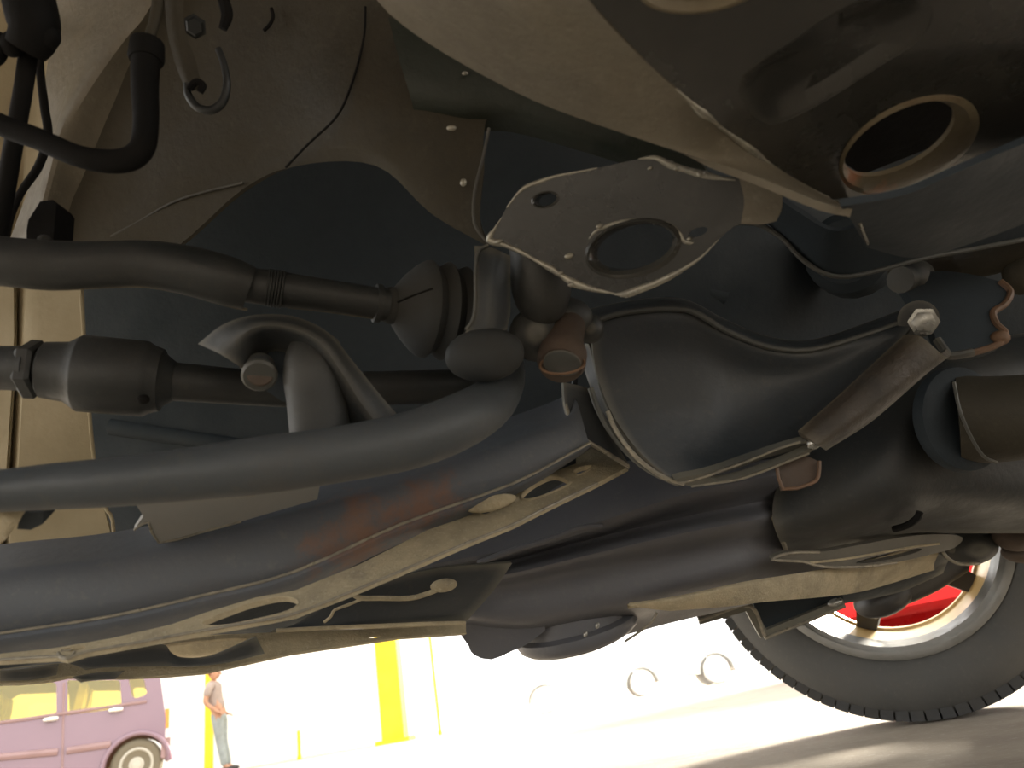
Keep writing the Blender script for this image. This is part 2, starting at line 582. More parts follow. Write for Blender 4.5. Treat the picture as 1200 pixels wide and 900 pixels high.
arch = body.add('wheel_arch_panel', sheet([
    [(30, -60, .62), (120, -60, .58), (205, -60, .53), (225, -60, .55), (310, -60, .58)],
    [(66, 10, .62), (105, 15, .58), (165, 15, .535), (190, 25, .555), (305, 20, .585)],
    [(60, 45, .615), (90, 50, .58), (140, 45, .54), (180, 50, .56), (300, 60, .59)],
    [(52, 110, .61), (75, 105, .58), (100, 100, .545), (150, 115, .565), (280, 130, .60)],
    [(58, 150, .60), (64, 152, .58), (72, 152, .55), (125, 170, .57), (250, 185, .60)],
    [(32, 225, .60), (42, 228, .58), (52, 228, .555), (90, 240, .575), (195, 240, .605)],
    [(8, 290, .60), (22, 290, .58), (35, 288, .56), (80, 290, .58), (180, 300, .61)]], 5, 5, .004), M['tan'], label='tan wheel arch panel, brown towards the engine bay')
inner = body.add('inner_panel', sheet([
    [(185, -80, .545), (300, -80, .53), (380, -80, .52), (440, -80, .51), (500, -80, .50), (560, -80, .49), (700, -80, .47)],
    [(165, 30, .552), (300, 30, .535), (370, 30, .52), (424, 30, .505), (480, 40, .495), (540, 40, .485), (660, 40, .47)],
    [(125, 120, .562), (270, 120, .545), (340, 115, .528), (404, 110, .50), (440, 115, .492), (500, 120, .485), (575, 130, .485)],
    [(95, 200, .57), (220, 180, .553), (305, 172, .538), (375, 165, .515), (430, 170, .498), (505, 195, .487), (567, 200, .485)],
    [(80, 250, .572), (200, 230, .556), (290, 200, .54), (362, 182, .522), (435, 184, .503), (508, 232, .488), (562, 255, .485)],
    [(60, 305, .575), (180, 305, .56), (284, 222, .54), (350, 194, .527), (440, 194, .507), (505, 250, .49), (572, 289, .488)]], 5, 5, .004), M['brown'], label='brown underseal panel above the drive shaft')
body.add('seam', lip([(428, 8, .503), (427, 40, .50), (418, 80, .498), (404, 120, .495), (390, 142, .50), (362, 168, .51), (335, 196, .525)], 1.5), M['rubber'], inner)
body.add('seam', lip([(130, 277, .566), (165, 258, .562), (200, 238, .555), (235, 226, .548), (285, 214, .538)], 1.3), M['cast'], inner)
body.add('flange_edge', lip([(573, 150, .478), (566, 185, .478), (556, 225, .479), (556, 262, .48), (572, 285, .482)], 1.8), M['cast'], inner)
body.add('dimple', lip([(318, 10, .526), (320, 20, .525), (316, 29, .525), (309, 36, .526)], 2.2), M['rubber'], inner)
body.add('green_panel', sheet([
    [(455, 20, .478), (520, 45, .475), (600, 80, .47), (690, 130, .465), (800, 175, .46)],
    [(465, 60, .476), (530, 85, .473), (600, 110, .47), (700, 150, .468), (820, 190, .465)],
    [(480, 110, .478), (540, 125, .477), (600, 135, .478), (690, 165, .475), (830, 205, .47)],
    [(490, 150, .50), (545, 155, .50), (600, 155, .50), (690, 180, .495), (835, 225, .48)]], 5, 5, .003), M['green'], inner, label='greenish stained panel behind the frame rail')
body.add('drip_glint', blob(529, 150, .476, 6, 3.5, 3), M['wetglint'], inner)
body.add('drip_glint', blob(543, 214, .478, 4, 5, 3), M['wetglint'], inner)
body.add('drip_glint', blob(545, 86, .470, 4, 2.5, 3), M['wetglint'], inner)

# frame rail at the upper right: underside with a big hole, tan side face
ZR = onz(1000, 242, .365)
zr = .365
pr = (V(0, 0, zr), V(0, 0, 1))
rail_out = [(640, -90), (690, 0), (760, 75), (830, 135), (900, 190), (970, 231), (1000, 243), (1040, 234), (1100, 210), (1200, 166), (1330, 110), (1750, -80), (1750, -600), (300, -600)]
hole1 = ell(1062, 168, 86, 45, -27, 40)
hole2 = ell(822, -22, 74, 34, -8, 36)
rec = smooth2([(868, 92), (925, 50), (990, 8), (1060, -14), (1092, 8), (1080, 44), (1030, 78), (960, 122), (905, 146), (876, 130)], 4)
rail = body.add('frame_rail', plate(rail_out, pr, .004, [hole1, hole2, rec]), M['wet'], label='oily holed frame rail of the car')
def rim(loop_out, loop_in, dz_lip, dz_in):  # pressed flange round a hole in the rail
    z = lambda l, q: [onz(*p, zr) + V(0, 0, q) for p in l]
    return ring([z(loop_out, .003), z(loop_out, -.0008), [a.lerp(b, .45) + V(0, 0, -dz_lip) for a, b in zip(z(loop_out, 0), z(loop_in, 0))], z(loop_in, .001), z(loop_in, dz_in)])
M['rimtan'] = mat('tan_hole_flange', (.30, .245, .15), (.24, .19, .115), (.20, .12, .065), rough=.5, scale=30, coat=.3, spot=[(onz(998, 208, .365), .010, (.30, .12, .05)), (onz(1025, 226, .365), .009, (.34, .15, .07))])
body.add('hole_rim', rim(ell(1065, 169, 89, 47, -27, 40), ell(1055, 164, 71, 33, -28, 40), .002, .004), M['rimtan'], rail, label='tan flanged rim of the drain hole, rusty at its lower end')
body.add('hole_rim', rim(ell(822, -22, 77, 36, -8, 36), ell(820, -24, 60, 26, -8, 36), .002, .004), M['rimtan'], rail)
rz = [onz(*p, zr) for p in rec]
cxr = sum(rz, V(0, 0, 0)) / len(rz)
rin = [p.lerp(cxr, .3) + V(0, 0, .006) for p in rz]
rin2 = [p.lerp(cxr, .7) + V(0, 0, .0065) for p in rz]
rv, rf = ring([[p + V(0, 0, .0005) for p in rz], [p.lerp(cxr, .1) + V(0, 0, .001) for p in rz], rin, rin2])
rf.append(tuple(3 * len(rz) + i for i in range(len(rz))))
body.add('pressed_recess', (rv, rf), M['wet'], rail)
upper = [(640, -90), (690, 0), (760, 75), (830, 135), (900, 190), (970, 231), (1000, 243)]
lower = [(395, -90, .40), (455, 15, .42), (600, 106, .41), (750, 163, .395), (868, 200, .385), (960, 236, .375), (999, 245, .372)]
up3 = [onz(*p, zr) for p in upper]
lo3 = [P(*p) for p in lower]
mid3 = [a.lerp(b, .5) + V(.004, 0, -.006) * (1 - i / 6) for i, (a, b) in enumerate(zip(up3, lo3))]
body.add('rail_side', sheet([up3, mid3, lo3], 6, 5, .004, raw=True), M['tan'], rail, label='tan sloping side of the frame rail')
for pts in ([(792, 104, 1), (812, 122, 3), (822, 131, 6), (832, 138, 4), (842, 147, 2), (858, 159, 3), (868, 167, 5), (880, 177, 7), (890, 185, 6), (900, 191, 3), (925, 207, 1.5), (955, 224, 2.5), (972, 231, 1)], [(978, 234, 1.5), (988, 238, 4.5), (1000, 243, 2)]):
    body.add('ridge_glint', ragged(pts, pr), M['wetglint'], rail)  # ragged beads paint wet highlights along the rail edge
body.add('rail_end', sheet([[(985, 242, .368), (1060, 228, .372), (1130, 198, .372), (1260, 142, .372)], [(1000, 262, .40), (1060, 262, .41), (1130, 245, .41), (1260, 205, .41)], [(1016, 290, .45), (1070, 302, .46), (1130, 288, .46), (1260, 240, .46)]], 5, 5, .004, sv=False, ext=2.5), M['steel_dark'], rail)
body.add('hole_backing', plate([(700, -130), (760, 20), (900, 130), (1010, 205), (1200, 130), (1300, 60), (1700, -110), (1700, -520), (500, -520)], (V(0, 0, zr + .05), V(0, 0, 1)), .004), M['rubber'], rail)  # black sheet added behind the rail holes to paint their shade
body.add('ridge_glint', lip([(1008, 262, .40), (1013, 275, .42), (1017, 285, .44)], 2), M['wetglint'], rail)  # small painted highlight on the rail's end edge
# wavy hanging edge of the bay behind the crossmember
body.add('hanging_edge', sheet([
    [(780, 210, .56), (880, 215, .55), (930, 245, .55), (975, 270, .55), (1020, 262, .55), (1090, 250, .55), (1260, 200, .55)],
    [(780, 262, .60), (880, 258, .59), (915, 275, .585), (955, 312, .58), (995, 325, .58), (1070, 308, .58), (1260, 270, .58)]], 6, 4, .004, ext=2), M['steel_dark'], rail)
body.add('hanging_edge_lip', lip([(850, 262, .59), (885, 262, .588), (915, 278, .584), (938, 302, .58), (965, 320, .578), (995, 324, .578), (1040, 314, .578), (1085, 302, .578), (1150, 290, .578), (1230, 275, .578)], 3), M['steel'], rail)
car_body = body.done()

# ------------------------------------------------------------------ engine block: dark mass filling the bay, its deep shade painted in
eng = Thing('engine_block', 'dark engine block deep in the bay behind the drive shaft', 'engine')
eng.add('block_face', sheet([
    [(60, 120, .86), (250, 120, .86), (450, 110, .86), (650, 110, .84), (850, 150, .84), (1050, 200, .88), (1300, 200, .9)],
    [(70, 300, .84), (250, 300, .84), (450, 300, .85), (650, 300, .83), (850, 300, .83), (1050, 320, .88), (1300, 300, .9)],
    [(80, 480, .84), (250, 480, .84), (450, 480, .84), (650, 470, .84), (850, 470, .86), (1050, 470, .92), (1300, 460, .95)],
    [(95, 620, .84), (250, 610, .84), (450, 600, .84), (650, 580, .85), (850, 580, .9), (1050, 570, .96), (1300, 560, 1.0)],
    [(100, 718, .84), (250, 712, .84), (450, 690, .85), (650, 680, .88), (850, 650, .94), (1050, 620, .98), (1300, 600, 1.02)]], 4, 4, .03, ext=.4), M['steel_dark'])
for x0, y0, x1, y1 in ((700, 290, 850, 350), (130, 500, 330, 530)):
    eng.add('rib', tube([(x0, y0, .842, 10), (x1, y1, .842, 10)], 3, 10), M['steel_dark'])
eng.add('cast_boss', lathepx((1000, 300, .84), (990, 295, .80), [(0, 50), (.8, 46), (1, 36)], 20), M['steel_dark'])
eng.done()

# ------------------------------------------------------------------ upper left: hoses, strut rod, hook
t = Thing('brake_hose', 'black rubber brake hose curving up beside the wheel arch', 'hose')
t.add('hose', tube([(-60, 118, .40, 13), (0, 146, .40, 13), (45, 163, .40, 13), (95, 184, .40, 13), (140, 189, .405, 14), (165, 176, .41, 14), (171, 145, .415, 14), (170, 100, .42, 15), (171, 60, .425, 16)], 6, 18), M['rubber'])
t.add('crimp_collar', lathepx((171, 72, .424), (173, 46, .428), [(0, 18), (.15, 20), (.8, 19), (.9, 15), (1, 9)], 18), M['rubber'])
t.add('pipe', tube([(173, 50, .428, 6), (182, 20, .43, 6), (187, -30, .435, 6)], 5, 12), M['brown'])
t.done()
t = Thing('strut_rod', 'straight black rod with knobbly connector left of the brake hose', 'rod')
t.add('rod', tube([(36, 40, .44, 10), (28, 100, .44, 10), (14, 180, .447, 10), (0, 262, .459, 10), (-6, 300, .466, 10)], 4, 14), M['rubber'])
t.add('connector', tube([(24, -50, .43, 26), (34, 0, .43, 28), (40, 35, .43, 27), (30, 58, .432, 22)], 5, 16), M['rubber'])
t.add('connector_tab', join(blob(54, 42, .43, 16, 16, 14), blob(14, 52, .43, 13, 15, 12), blob(50, 18, .43, 14, 12, 12)), M['rubber'])
t.add('plug', tube([(-30, 70, .43, 14), (-6, 64, .43, 12), (2, 40, .43, 9)], 4, 12), M['rubber'])
t.done()
t = Thing('sensor_cable', 'thin black cable looping behind the strut rod', 'cable')
t.add('cable', tube([(48, 40, .47, 4.5), (47, 80, .475, 4.5), (52, 125, .48, 5), (56, 160, .485, 5), (45, 195, .49, 5), (25, 225, .49, 4.5), (12, 255, .49, 4.5), (4, 292, .49, 4.5)], 6, 10), M['rubber'])
t.done()
t = Thing('hose_bracket', 'dusty metal strap bracket ending in a round wire hook', 'bracket')
t.add('strap', sheet([[(190, -40, .47), (203, -40, .468), (216, -40, .47)], [(195, 30, .472), (205, 30, .47), (216, 28, .472)], [(204, 70, .474), (214, 70, .472), (228, 66, .474)], [(216, 102, .476), (224, 104, .474), (236, 98, .476)]], 3, 4, .005), M['brown'])
t.add('hook', tube([(219, 98, .47, 4), (221, 112, .47, 4.5), (232, 126, .47, 5), (248, 129, .47, 5), (261, 119, .47, 5), (266, 98, .47, 4.5), (262, 74, .472, 4), (256, 58, .475, 4)], 6, 10), M['shaft'])
t.add('spring_clip', tube([(222, 104, .468, 4), (230, 96, .468, 4), (238, 100, .468, 4), (234, 108, .468, 4)], 5, 8), M['rubber'])
t.add('bolt', lathe(P(228, 31, .50), CAM - P(228, 31, .5), [(0, .008), (.004, .008), (.004, .0062), (.009, .0062), (.010, .005)], 6), M['shaft'])
t.add('clip', tube([(262, 0, .49, 7), (266, 18, .49, 7), (261, 34, .49, 5)], 4, 8), M['rubber'])
t.done()
t = Thing('plastic_clip', 'small black rectangular clip above the drive shaft', 'clip')
t.add('clip_body', plate([(31, 270), (33, 258), (47, 236), (62, 234), (66, 240), (62, 286), (31, 284)], plane_of((31, 280, .46), (62, 280, .46), (50, 240, .465)), .02), M['rubber'])
t.add('clip_foot', blob(52, 281, .455, 8, 6, 6), M['boot'])
t.done()

# ------------------------------------------------------------------ drive shaft with bellows boot
t = Thing('drive_shaft', 'upper dark drive shaft ending in a ribbed rubber boot', 'drive shaft')
sh = t.add('sleeve', tube([(-60, 300, .43, 29), (0, 306, .43, 29), (60, 311, .435, 29), (120, 310, .44, 27), (170, 309, .445, 27), (220, 317, .45, 29), (265, 329, .455, 29), (292, 338, .46, 26)], 6, 28), M['shaft'])
t.add('shaft', tube([(280, 333, .46, 20), (320, 338, .465, 21), (380, 346, .475, 19), (455, 357, .49, 18)], 6, 24), M['shaft'])
for i in range(6):
    x = 312 + i * 3.4
    t.add('clamp_band', lathepx((x, 336.5 + i * .5, .464), (x + 3, 337 + i * .5, .4645), [(0, 20), (.25, 22.5), (.7, 22.5), (1, 20)], 24), M['shaft'], sh)
t.add('dusty_highlight', lip([(0, 333.5, .43), (60, 339, .435), (120, 336.5, .44), (170, 335.5, .445), (220, 345, .45), (262, 357, .455), (290, 363, .46)], 1.8), M['tanlight'], sh)  # tan bead paints sunlight on the dusty lower edge
t.add('dusty_highlight', lip([(338, 360, .467), (380, 364.5, .475), (440, 373, .487)], 1.5), M['tanlight'], sh)
bt = t.add('boot', lathepx((450, 357, .492), (566, 370, .522), [(0, 19), (.05, 22), (.09, 22), (.11, 26), (.20, 40), (.30, 52), (.37, 58), (.41, 59), (.45, 55), (.50, 50), (.54, 55), (.59, 60), (.64, 55), (.68, 50), (.72, 54), (.77, 57), (.82, 51), (.87, 42), (.93, 34), (1, 30)], 36), M['boot'])
t.add('collar', lathepx((438, 355, .489), (452, 357, .492), [(0, 19), (.1, 23), (.55, 23), (.6, 20), (1, 20)], 24), M['shaft'], sh)
t.add('boot_crease', lip([(466, 354, .4828), (482, 347, .4785), (507, 338, .4748)], 1.2), M['rubber'], bt)
t.done()

# ------------------------------------------------------------------ tie rod below it
t = Thing('tie_rod', 'dark tie rod with a thick stepped sleeve below the drive shaft', 'rod')
t.add('rod_end', tube([(-60, 430, .45, 26), (0, 431, .45, 26), (40, 432, .45, 27)], 4, 22), M['shaft'])
t.add('lock_nut', lathe(P(28, 432, .452), P(70, 434, .455) - P(28, 432, .452), [(0, .0165), (.002, .0185), (.008, .0185), (.010, .0165)], 6), M['shaft'])
t.add('sleeve', lathepx((46, 433, .453), (205, 447, .474), [(0, 26), (.03, 33), (.20, 36), (.28, 44), (.30, 46), (.78, 46), (.82, 42), (.90, 38), (.92, 32), (1, 24)], 30), M['shaft'])
t.add('shaft', tube([(190, 446, .472, 23), (240, 450, .482, 22), (290, 454, .494, 21), (340, 457, .502, 20), (440, 455, .525, 20), (560, 452, .56, 20)], 6, 22), M['shaft'])
t.add('pinch_bolt', blob(168, 468, .445, 7, 6, 8), M['rubber'])
t.done()

# ------------------------------------------------------------------ arched bracket with bolt and post
t = Thing('arched_bracket', 'arched pressed steel bracket with a round bolt head below the boot', 'bracket')
outer = [(232, 403, .448), (262, 380, .444), (300, 369, .442), (345, 371, .442), (385, 390, .445), (415, 425, .45), (445, 462, .455), (478, 500, .46)]
midr = [(258, 415, .438), (278, 396, .434), (305, 382, .432), (343, 385, .432), (375, 402, .435), (400, 436, .44), (425, 475, .445), (455, 512, .45)]
inn = [(287, 433, .442), (292, 412, .442), (312, 397, .445), (340, 398, .445), (364, 414, .448), (386, 448, .452), (410, 485, .456), (440, 525, .46)]
back = [(300, 436, .462), (304, 420, .462), (318, 412, .462), (336, 414, .462), (352, 428, .464), (372, 458, .466), (395, 492, .468), (425, 530, .472)]
t.add('arch_flange', sheet([outer, midr, inn, back], 5, 4, .004), M['cast'])
t.add('recess_web', sheet([[(290, 400, .464), (340, 392, .464), (400, 430, .464)], [(285, 435, .464), (345, 440, .464), (410, 470, .464)], [(330, 470, .464), (370, 480, .464), (440, 525, .464)]], 4, 4, .004), M['steel_dark'])
t.add('post', tube([(372, 400, .462, 28), (368, 432, .452, 36), (372, 470, .450, 36), (378, 530, .449, 36)], 5, 20, flat=.8), M['cast'])
b = t.add('bolt', lathe(P(305, 428, .45), P(304, 441, .437) - P(305, 428, .45), [(0, .0085), (.006, .0088), (.010, .0088), (.0115, .0105), (.0145, .0105), (.016, .0092)], 24), M['steel'])
t.add('bolt_face', lathe(P(305, 436.5, .437), CAM - P(305, 436.5, .437), [(0, .0082), (.0008, .0075)], 24), M['rust'], b)
t.done()

# ------------------------------------------------------------------ stabiliser bar
t = Thing('stabilizer_bar', 'thick grey stabilizer bar sweeping across and bending upwards at its end', 'stabilizer bar')
t.add('bar', tube([(-70, 577, .365, 24), (0, 575, .37, 25), (60, 570, .375, 27), (130, 565, .38, 29), (220, 556, .39, 31), (300, 546, .40, 34), (400, 532, .415, 33), (480, 516, .43, 34), (540, 493, .450, 33), (575, 471, .487, 29), (590, 446, .512, 25), (591, 426, .538, 23)], 7, 32), M['bar'])
t.add('dusty_highlight', lip([(-40, 600, .368), (0, 599, .369), (60, 596, .375), (130, 593, .38), (220, 586, .39), (300, 580, .40)], 1.5), M['bright'])  # pale bead paints backlight along the bar's dusty underside
cl = t.add('end_bracket', sheet([[(-40, 592, .375), (0, 596, .375), (28, 600, .378)], [(-40, 615, .38), (2, 615, .375), (22, 612, .378)], [(-40, 640, .385), (0, 636, .38), (12, 626, .38)]], 4, 4, .004), M['sand'])
t.add('bracket_tab', plate([(24, 601), (50, 600), (50, 614), (36, 621), (20, 620)], plane_of((24, 600, .385), (50, 600, .385), (30, 620, .39)), .012), M['steel_dark'], cl)
t.done()

# ------------------------------------------------------------------ long crossmember
cm = Thing('crossmember', 'long pressed steel crossmember with rust patch and slotted lower flange', 'crossmember')
tp = [(-80, 676, .47), (0, 660, .48), (130, 646, .495), (240, 622, .51), (360, 590, .53), (480, 553, .555), (600, 510, .585), (660, 486, .60), (672, 462, .61)]
hi = [(-80, 690, .452), (0, 676, .462), (130, 660, .478), (240, 637, .492), (360, 604, .512), (480, 566, .538), (600, 522, .568), (664, 496, .585), (678, 476, .595)]
lo = [(-80, 735, .445), (0, 722, .455), (130, 703, .47), (240, 678, .485), (340, 655, .50), (470, 592, .53), (600, 552, .56), (672, 520, .578), (688, 512, .585)]
rd = [(-80, 754, .448), (0, 742, .458), (130, 722, .473), (240, 697, .488), (345, 670, .503), (470, 614, .532), (600, 567, .562), (675, 528, .58), (692, 519, .586)]
back = [(a, b - 22, d + .055) for a, b, d in tp]
face = cm.add('web', sheet([back, tp, hi, lo, rd], 6, 4, .004), M['rail'])
cm.add('ridge_edge', lip([(a, b, d - .001) for a, b, d in rd], 1.9, seg=8), M['bright'], face)
pf = plane_of((0, 755, .462), (345, 675, .505), (733, 549, .615))
fl_top = [(-80, 774), (0, 766), (60, 760), (130, 748), (200, 732), (240, 718), (300, 700), (345, 692), (420, 662), (480, 632), (530, 606), (560, 592), (600, 577), (640, 556), (675, 533), (693, 519), (712, 533), (736, 547)]
fl_bot = [(700, 566), (640, 595), (600, 615), (545, 637), (470, 669), (410, 694), (345, 719), (300, 728), (225, 741), (150, 755), (100, 764), (78, 771), (66, 769), (0, 773), (-80, 778)]
slot1 = smooth2([(611, 581), (622, 570), (640, 560), (654, 558), (668, 566), (654, 574), (632, 583), (615, 586)], 3)
slot2 = ell(569, 599, 9, 4, -8, 18)
slot3 = smooth2([(236, 730), (262, 718), (300, 705), (335, 699), (350, 706), (338, 716), (300, 726), (255, 734)], 3)
slot4 = ell(86, 760, 15, 3, -8, 16)
slot5 = smooth2([(672, 552), (682, 547), (694, 546), (688, 552), (677, 557)], 3)
fl = cm.add('lower_flange', plate(fl_top + fl_bot, pf, .004, [slot1, slot2, slot3, slot4, slot5]), M['sand'], label='sandy lower flange with slots')
for s, r in ((slot1, 1.8), (slot3, 1.2), (slot2, 1), (slot5, 1.2)):
    cm.add('slot_lip', lip(s[::2], r, pf, 2, True), M['sand'], fl)
cm.add('flange_edge', lip(fl_bot[:-1], 1.8, pf, 3), M['bright'], fl)
cm.add('flange_edge', lip([(692, 519), (708, 530), (736, 548)], 2.6, pf, 3), M['bright'], fl)
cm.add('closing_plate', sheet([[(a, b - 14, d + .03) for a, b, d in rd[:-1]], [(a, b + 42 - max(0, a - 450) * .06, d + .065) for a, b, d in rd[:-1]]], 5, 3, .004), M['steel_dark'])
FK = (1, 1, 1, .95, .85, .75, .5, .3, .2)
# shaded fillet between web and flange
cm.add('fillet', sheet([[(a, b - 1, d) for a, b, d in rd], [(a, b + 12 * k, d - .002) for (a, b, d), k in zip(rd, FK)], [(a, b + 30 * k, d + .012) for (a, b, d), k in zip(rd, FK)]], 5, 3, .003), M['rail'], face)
cm.add('end_strap', sheet([[(660, 448, .60), (680, 452, .605), (705, 460, .61)], [(664, 480, .595), (684, 490, .60), (712, 500, .605)], [(682, 512, .59), (705, 528, .60), (738, 546, .61)]], 4, 5, .004), M['steel'])
cm.add('strap_edge', lip([(662, 466, .60), (664, 478, .597), (670, 495, .592), (684, 514, .588), (705, 527, .595), (736, 546, .61)], 2.6), M['bright'])
cm.add('flange_dent', blob(576, 590, .555, 30, 9, 5, .25), M['sand'], fl)
cm.add('drain_tab', join(lip([(68, 765), (72, 771), (78, 772), (84, 769), (88, 764)], 1.8, pf, 4), lip([(72, 763), (84, 761)], 1.2, pf, 2)), M['bright'], fl)
cm.done()
M['rustspot'] = M['rust']

# grey tab hanging behind the stabiliser bar
t = Thing('reinforcement_plate', 'grey reinforcement plate between stabilizer bar and crossmember', 'plate')
pt = plane_of((186, 636, .493), (360, 590, .520), (200, 575, .478))
t.add('plate_face', plate([(140, 560), (180, 570), (300, 555), (380, 540), (372, 585), (283, 611), (186, 636), (174, 612), (157, 621), (168, 605)], pt, .005), M['daylitplate'])
t.add('plate_edge', lip([(157, 621), (174, 612), (186, 636), (235, 624), (283, 611)], 1.5, pt, 2), M['bright'])
t.done()

# ------------------------------------------------------------------ oily bracket plate with oval hole
zb = .385
pb = plane_of((575, 280, .475), (770, 184, .43), (725, 343, .455))
bout = [(572, 281), (584, 262), (594, 243), (612, 222), (650, 207), (700, 197), (745, 187), (772, 184), (792, 193), (820, 202), (862, 208), (893, 212), (916, 231), (914, 252), (898, 261), (866, 263), (846, 277), (822, 301), (785, 324), (752, 338), (728, 345), (700, 340), (672, 331), (645, 314), (612, 296)]
t = Thing('bracket_plate', 'oily shiny bracket plate with a large oval hole and small round hole', 'bracket')
bh = ell(742, 291, 56, 32, -14, 34)
sh_ = ell(639, 234, 15, 8.5, -12, 22)
sh2 = ell(818, 272, 12, 5, -20, 16)
ba = t.add('plate', plate(bout, pb, .005, [bh, sh_, sh2], sm=3), M['wetplate'])
t.add('edge_glint', ragged([(a, b, r) for (a, b), r in zip([(725, 345), (700, 340), (685, 336), (672, 331), (658, 323), (645, 314), (628, 305), (612, 296), (592, 287), (574, 281), (580, 268), (588, 255)], (.8, 3, 4.5, 5.5, 3.5, 4.5, 2.5, 3, 3.5, 5, 2, .6))], pb), M['wetglint'], ba)
t.add('edge_glint', ragged([(a, b, r) for (a, b), r in zip([(842, 281), (822, 301), (803, 314), (785, 324), (768, 332), (752, 338), (735, 344), (720, 345)], (.6, 1.5, 2.5, 4, 4.5, 5, 5, 1))], pb), M['wetglint'], ba)
t.add('edge_glint', ragged([(594, 243, 1), (612, 222, 2.5), (630, 214, 3), (650, 207, 2), (675, 202, 1.5), (700, 197, 1)], pb), M['wetglint'], ba)
t.add('edge_glint', ragged([(748, 186, .8), (768, 185, 3), (785, 193, 5), (800, 198, 4), (825, 205, 5), (845, 209, 2.5), (862, 211, .8)], pb), M['wetglint'], ba)
def P2(a, b):
    return (a, b, (hit(pb, a, b) - CAM).dot(FW) - .0025)
def rimp(lo_, li_, pl, out, inn):
    n = pl[1] if pl[1].dot(CAM - pl[0]) > 0 else -pl[1]
    A = [hit(pl, *p) for p in lo_]
    B = [hit(pl, *p) for p in li_]
    return ring([[p - n * .003 for p in A], [p + n * .0005 for p in A], [a.lerp(b, .5) + n * out for a, b in zip(A, B)], [p for p in B], [p - n * inn for p in B]])
t.add('hole_rim', rimp(ell(742, 291, 58, 34, -14, 34), ell(741, 290, 49, 25, -15, 34), pb, .003, .016), M['wet'], ba)
t.add('hole_rim_glint', ragged([(690, 280, .6), (700, 270, 2), (725, 261, 3), (757, 258, 3), (782, 263, 3.5), (796, 273, 2.5), (801, 282, 3), (809, 285, 2), (813, 284, .6)], pb), M['wetglint'], ba)
t.add('hole_rim', rimp(ell(639, 234, 16.5, 10, -12, 22), ell(639, 234, 13, 7, -12, 22), pb, .001, .01), M['wet'], ba)
t.add('folded_ear', sheet([[(P2(866, 209)), (P2(892, 211)), (P2(917, 230))], [(P2(872, 235)), (P2(893, 236)), (P2(916, 244))], [(P2(868, 262)), (P2(892, 263)), (P2(910, 259))]], 4, 4, .004), M['tan'], ba)
for x, y, r in ((703, 265, 5), (667, 300, 6), (656, 320, 4.5), (671, 333, 6), (808, 280, 3.5), (793, 197, 4.5), (822, 204, 5), (762, 197, 3.5), (585, 283, 5)):
    h_ = hit(pb, x, y)
    d_ = (h_ - CAM).dot(FW)
    t.add('oil_glint', blob(x, y, d_ - .001, r, r * .6, r * .5, .3, 12, 8), M['wetglint'], ba)  # pale blobs paint glints on the oily plate
t.add('strap', sheet([[(556, 288, .478), (576, 290, .478), (598, 300, .482)], [(557, 330, .470), (578, 335, .471), (598, 335, .488)], [(556, 368, .467), (578, 372, .468), (598, 366, .490)], [(545, 390, .468), (575, 394, .468), (594, 386, .486)]], 4, 5, .004), M['steel'])
t.add('strap_edge', lip([(572, 287, .476), (560, 295, .474), (557, 318, .471), (557, 350, .467), (554, 374, .465), (546, 386, .466)], 2.0), M['steel'])
t.done()

# ------------------------------------------------------------------ bushing with big stud bolt
t = Thing('arm_bushing', 'rounded arm bushing with a large rusty stud bolt hanging down', 'bushing')
t.add('column', tube([(632, 270, .50, 36), (634, 330, .505, 36), (636, 358, .51, 30), (636, 368, .515, 18)], 5, 20), M['cast'])
t.add('housing', join(blob(628, 392, .515, 32, 32, 26), blob(655, 372, .525, 40, 26, 26), blob(690, 385, .53, 18, 18, 16)), M['cast'])
t.add('rubber_dome', blob(568, 416, .470, 47, 32, 22, .1), M['boot'])
bo = t.add('stud', lathe(P(666, 378, .522), P(657, 428, .485) - P(666, 378, .522), [(0, .0125), (.02, .0125), (.03, .014), (.036, .0165), (.046, .0165), (.050, .0145), (.0505, .010)], 26), M['rust'])
t.add('stud_face', lathe(P(659, 425, .478), P(656, 440, .47) - P(659, 422, .478), [(0, .0125), (.001, .0125), (.0015, .0115)], 24), M['steel'], bo)
t.add('rust_ring', lip(ell(659, 427, 26, 11, -5, 16), 1.6, plane_of((659, 427, .479), (680, 426, .479), (659, 432, .476)), 2, True), M['rustedge'], bo)
t.done()

# ------------------------------------------------------------------ big dished arm on the right
t = Thing('dished_arm', 'wide dished lower arm with curled edges and a slot at its lower lip', 'lower arm')
web = t.add('web', sheet([
    [(672, 366, .64), (740, 352, .64), (800, 350, .64), (850, 374, .64), (900, 394, .64), (950, 398, .64), (1010, 380, .635), (1085, 352, .63)],
    [(690, 380, .598), (745, 365, .60), (802, 363, .602), (848, 386, .605), (898, 406, .608), (950, 410, .605), (1012, 393, .60), (1078, 370, .595)],
    [(698, 430, .592), (755, 418, .60), (815, 418, .607), (855, 430, .612), (900, 442, .612), (948, 440, .607), (998, 422, .598), (1055, 398, .588)],
    [(715, 480, .585), (768, 475, .594), (822, 475, .60), (862, 478, .605), (900, 480, .603), (938, 474, .597), (975, 460, .589), (1012, 440, .58)],
    [(748, 528, .577), (785, 525, .582), (825, 523, .586), (862, 518, .588), (898, 510, .586), (930, 502, .582), (955, 492, .577), (980, 480, .572)],
    [(792, 566, .570), (808, 560, .571), (836, 553, .571), (862, 544, .571), (890, 533, .570), (918, 525, .568), (938, 520, .566), (958, 512, .564)]], 5, 5, .005), M['steel'])
t.add('top_edge', lip([(690, 380, .597), (720, 369, .597), (760, 363, .599), (802, 363, .600), (825, 372, .60), (848, 386, .603), (898, 406, .606), (950, 410, .603), (1012, 393, .60), (1078, 370, .595)], 3.5), M['steel'], web)
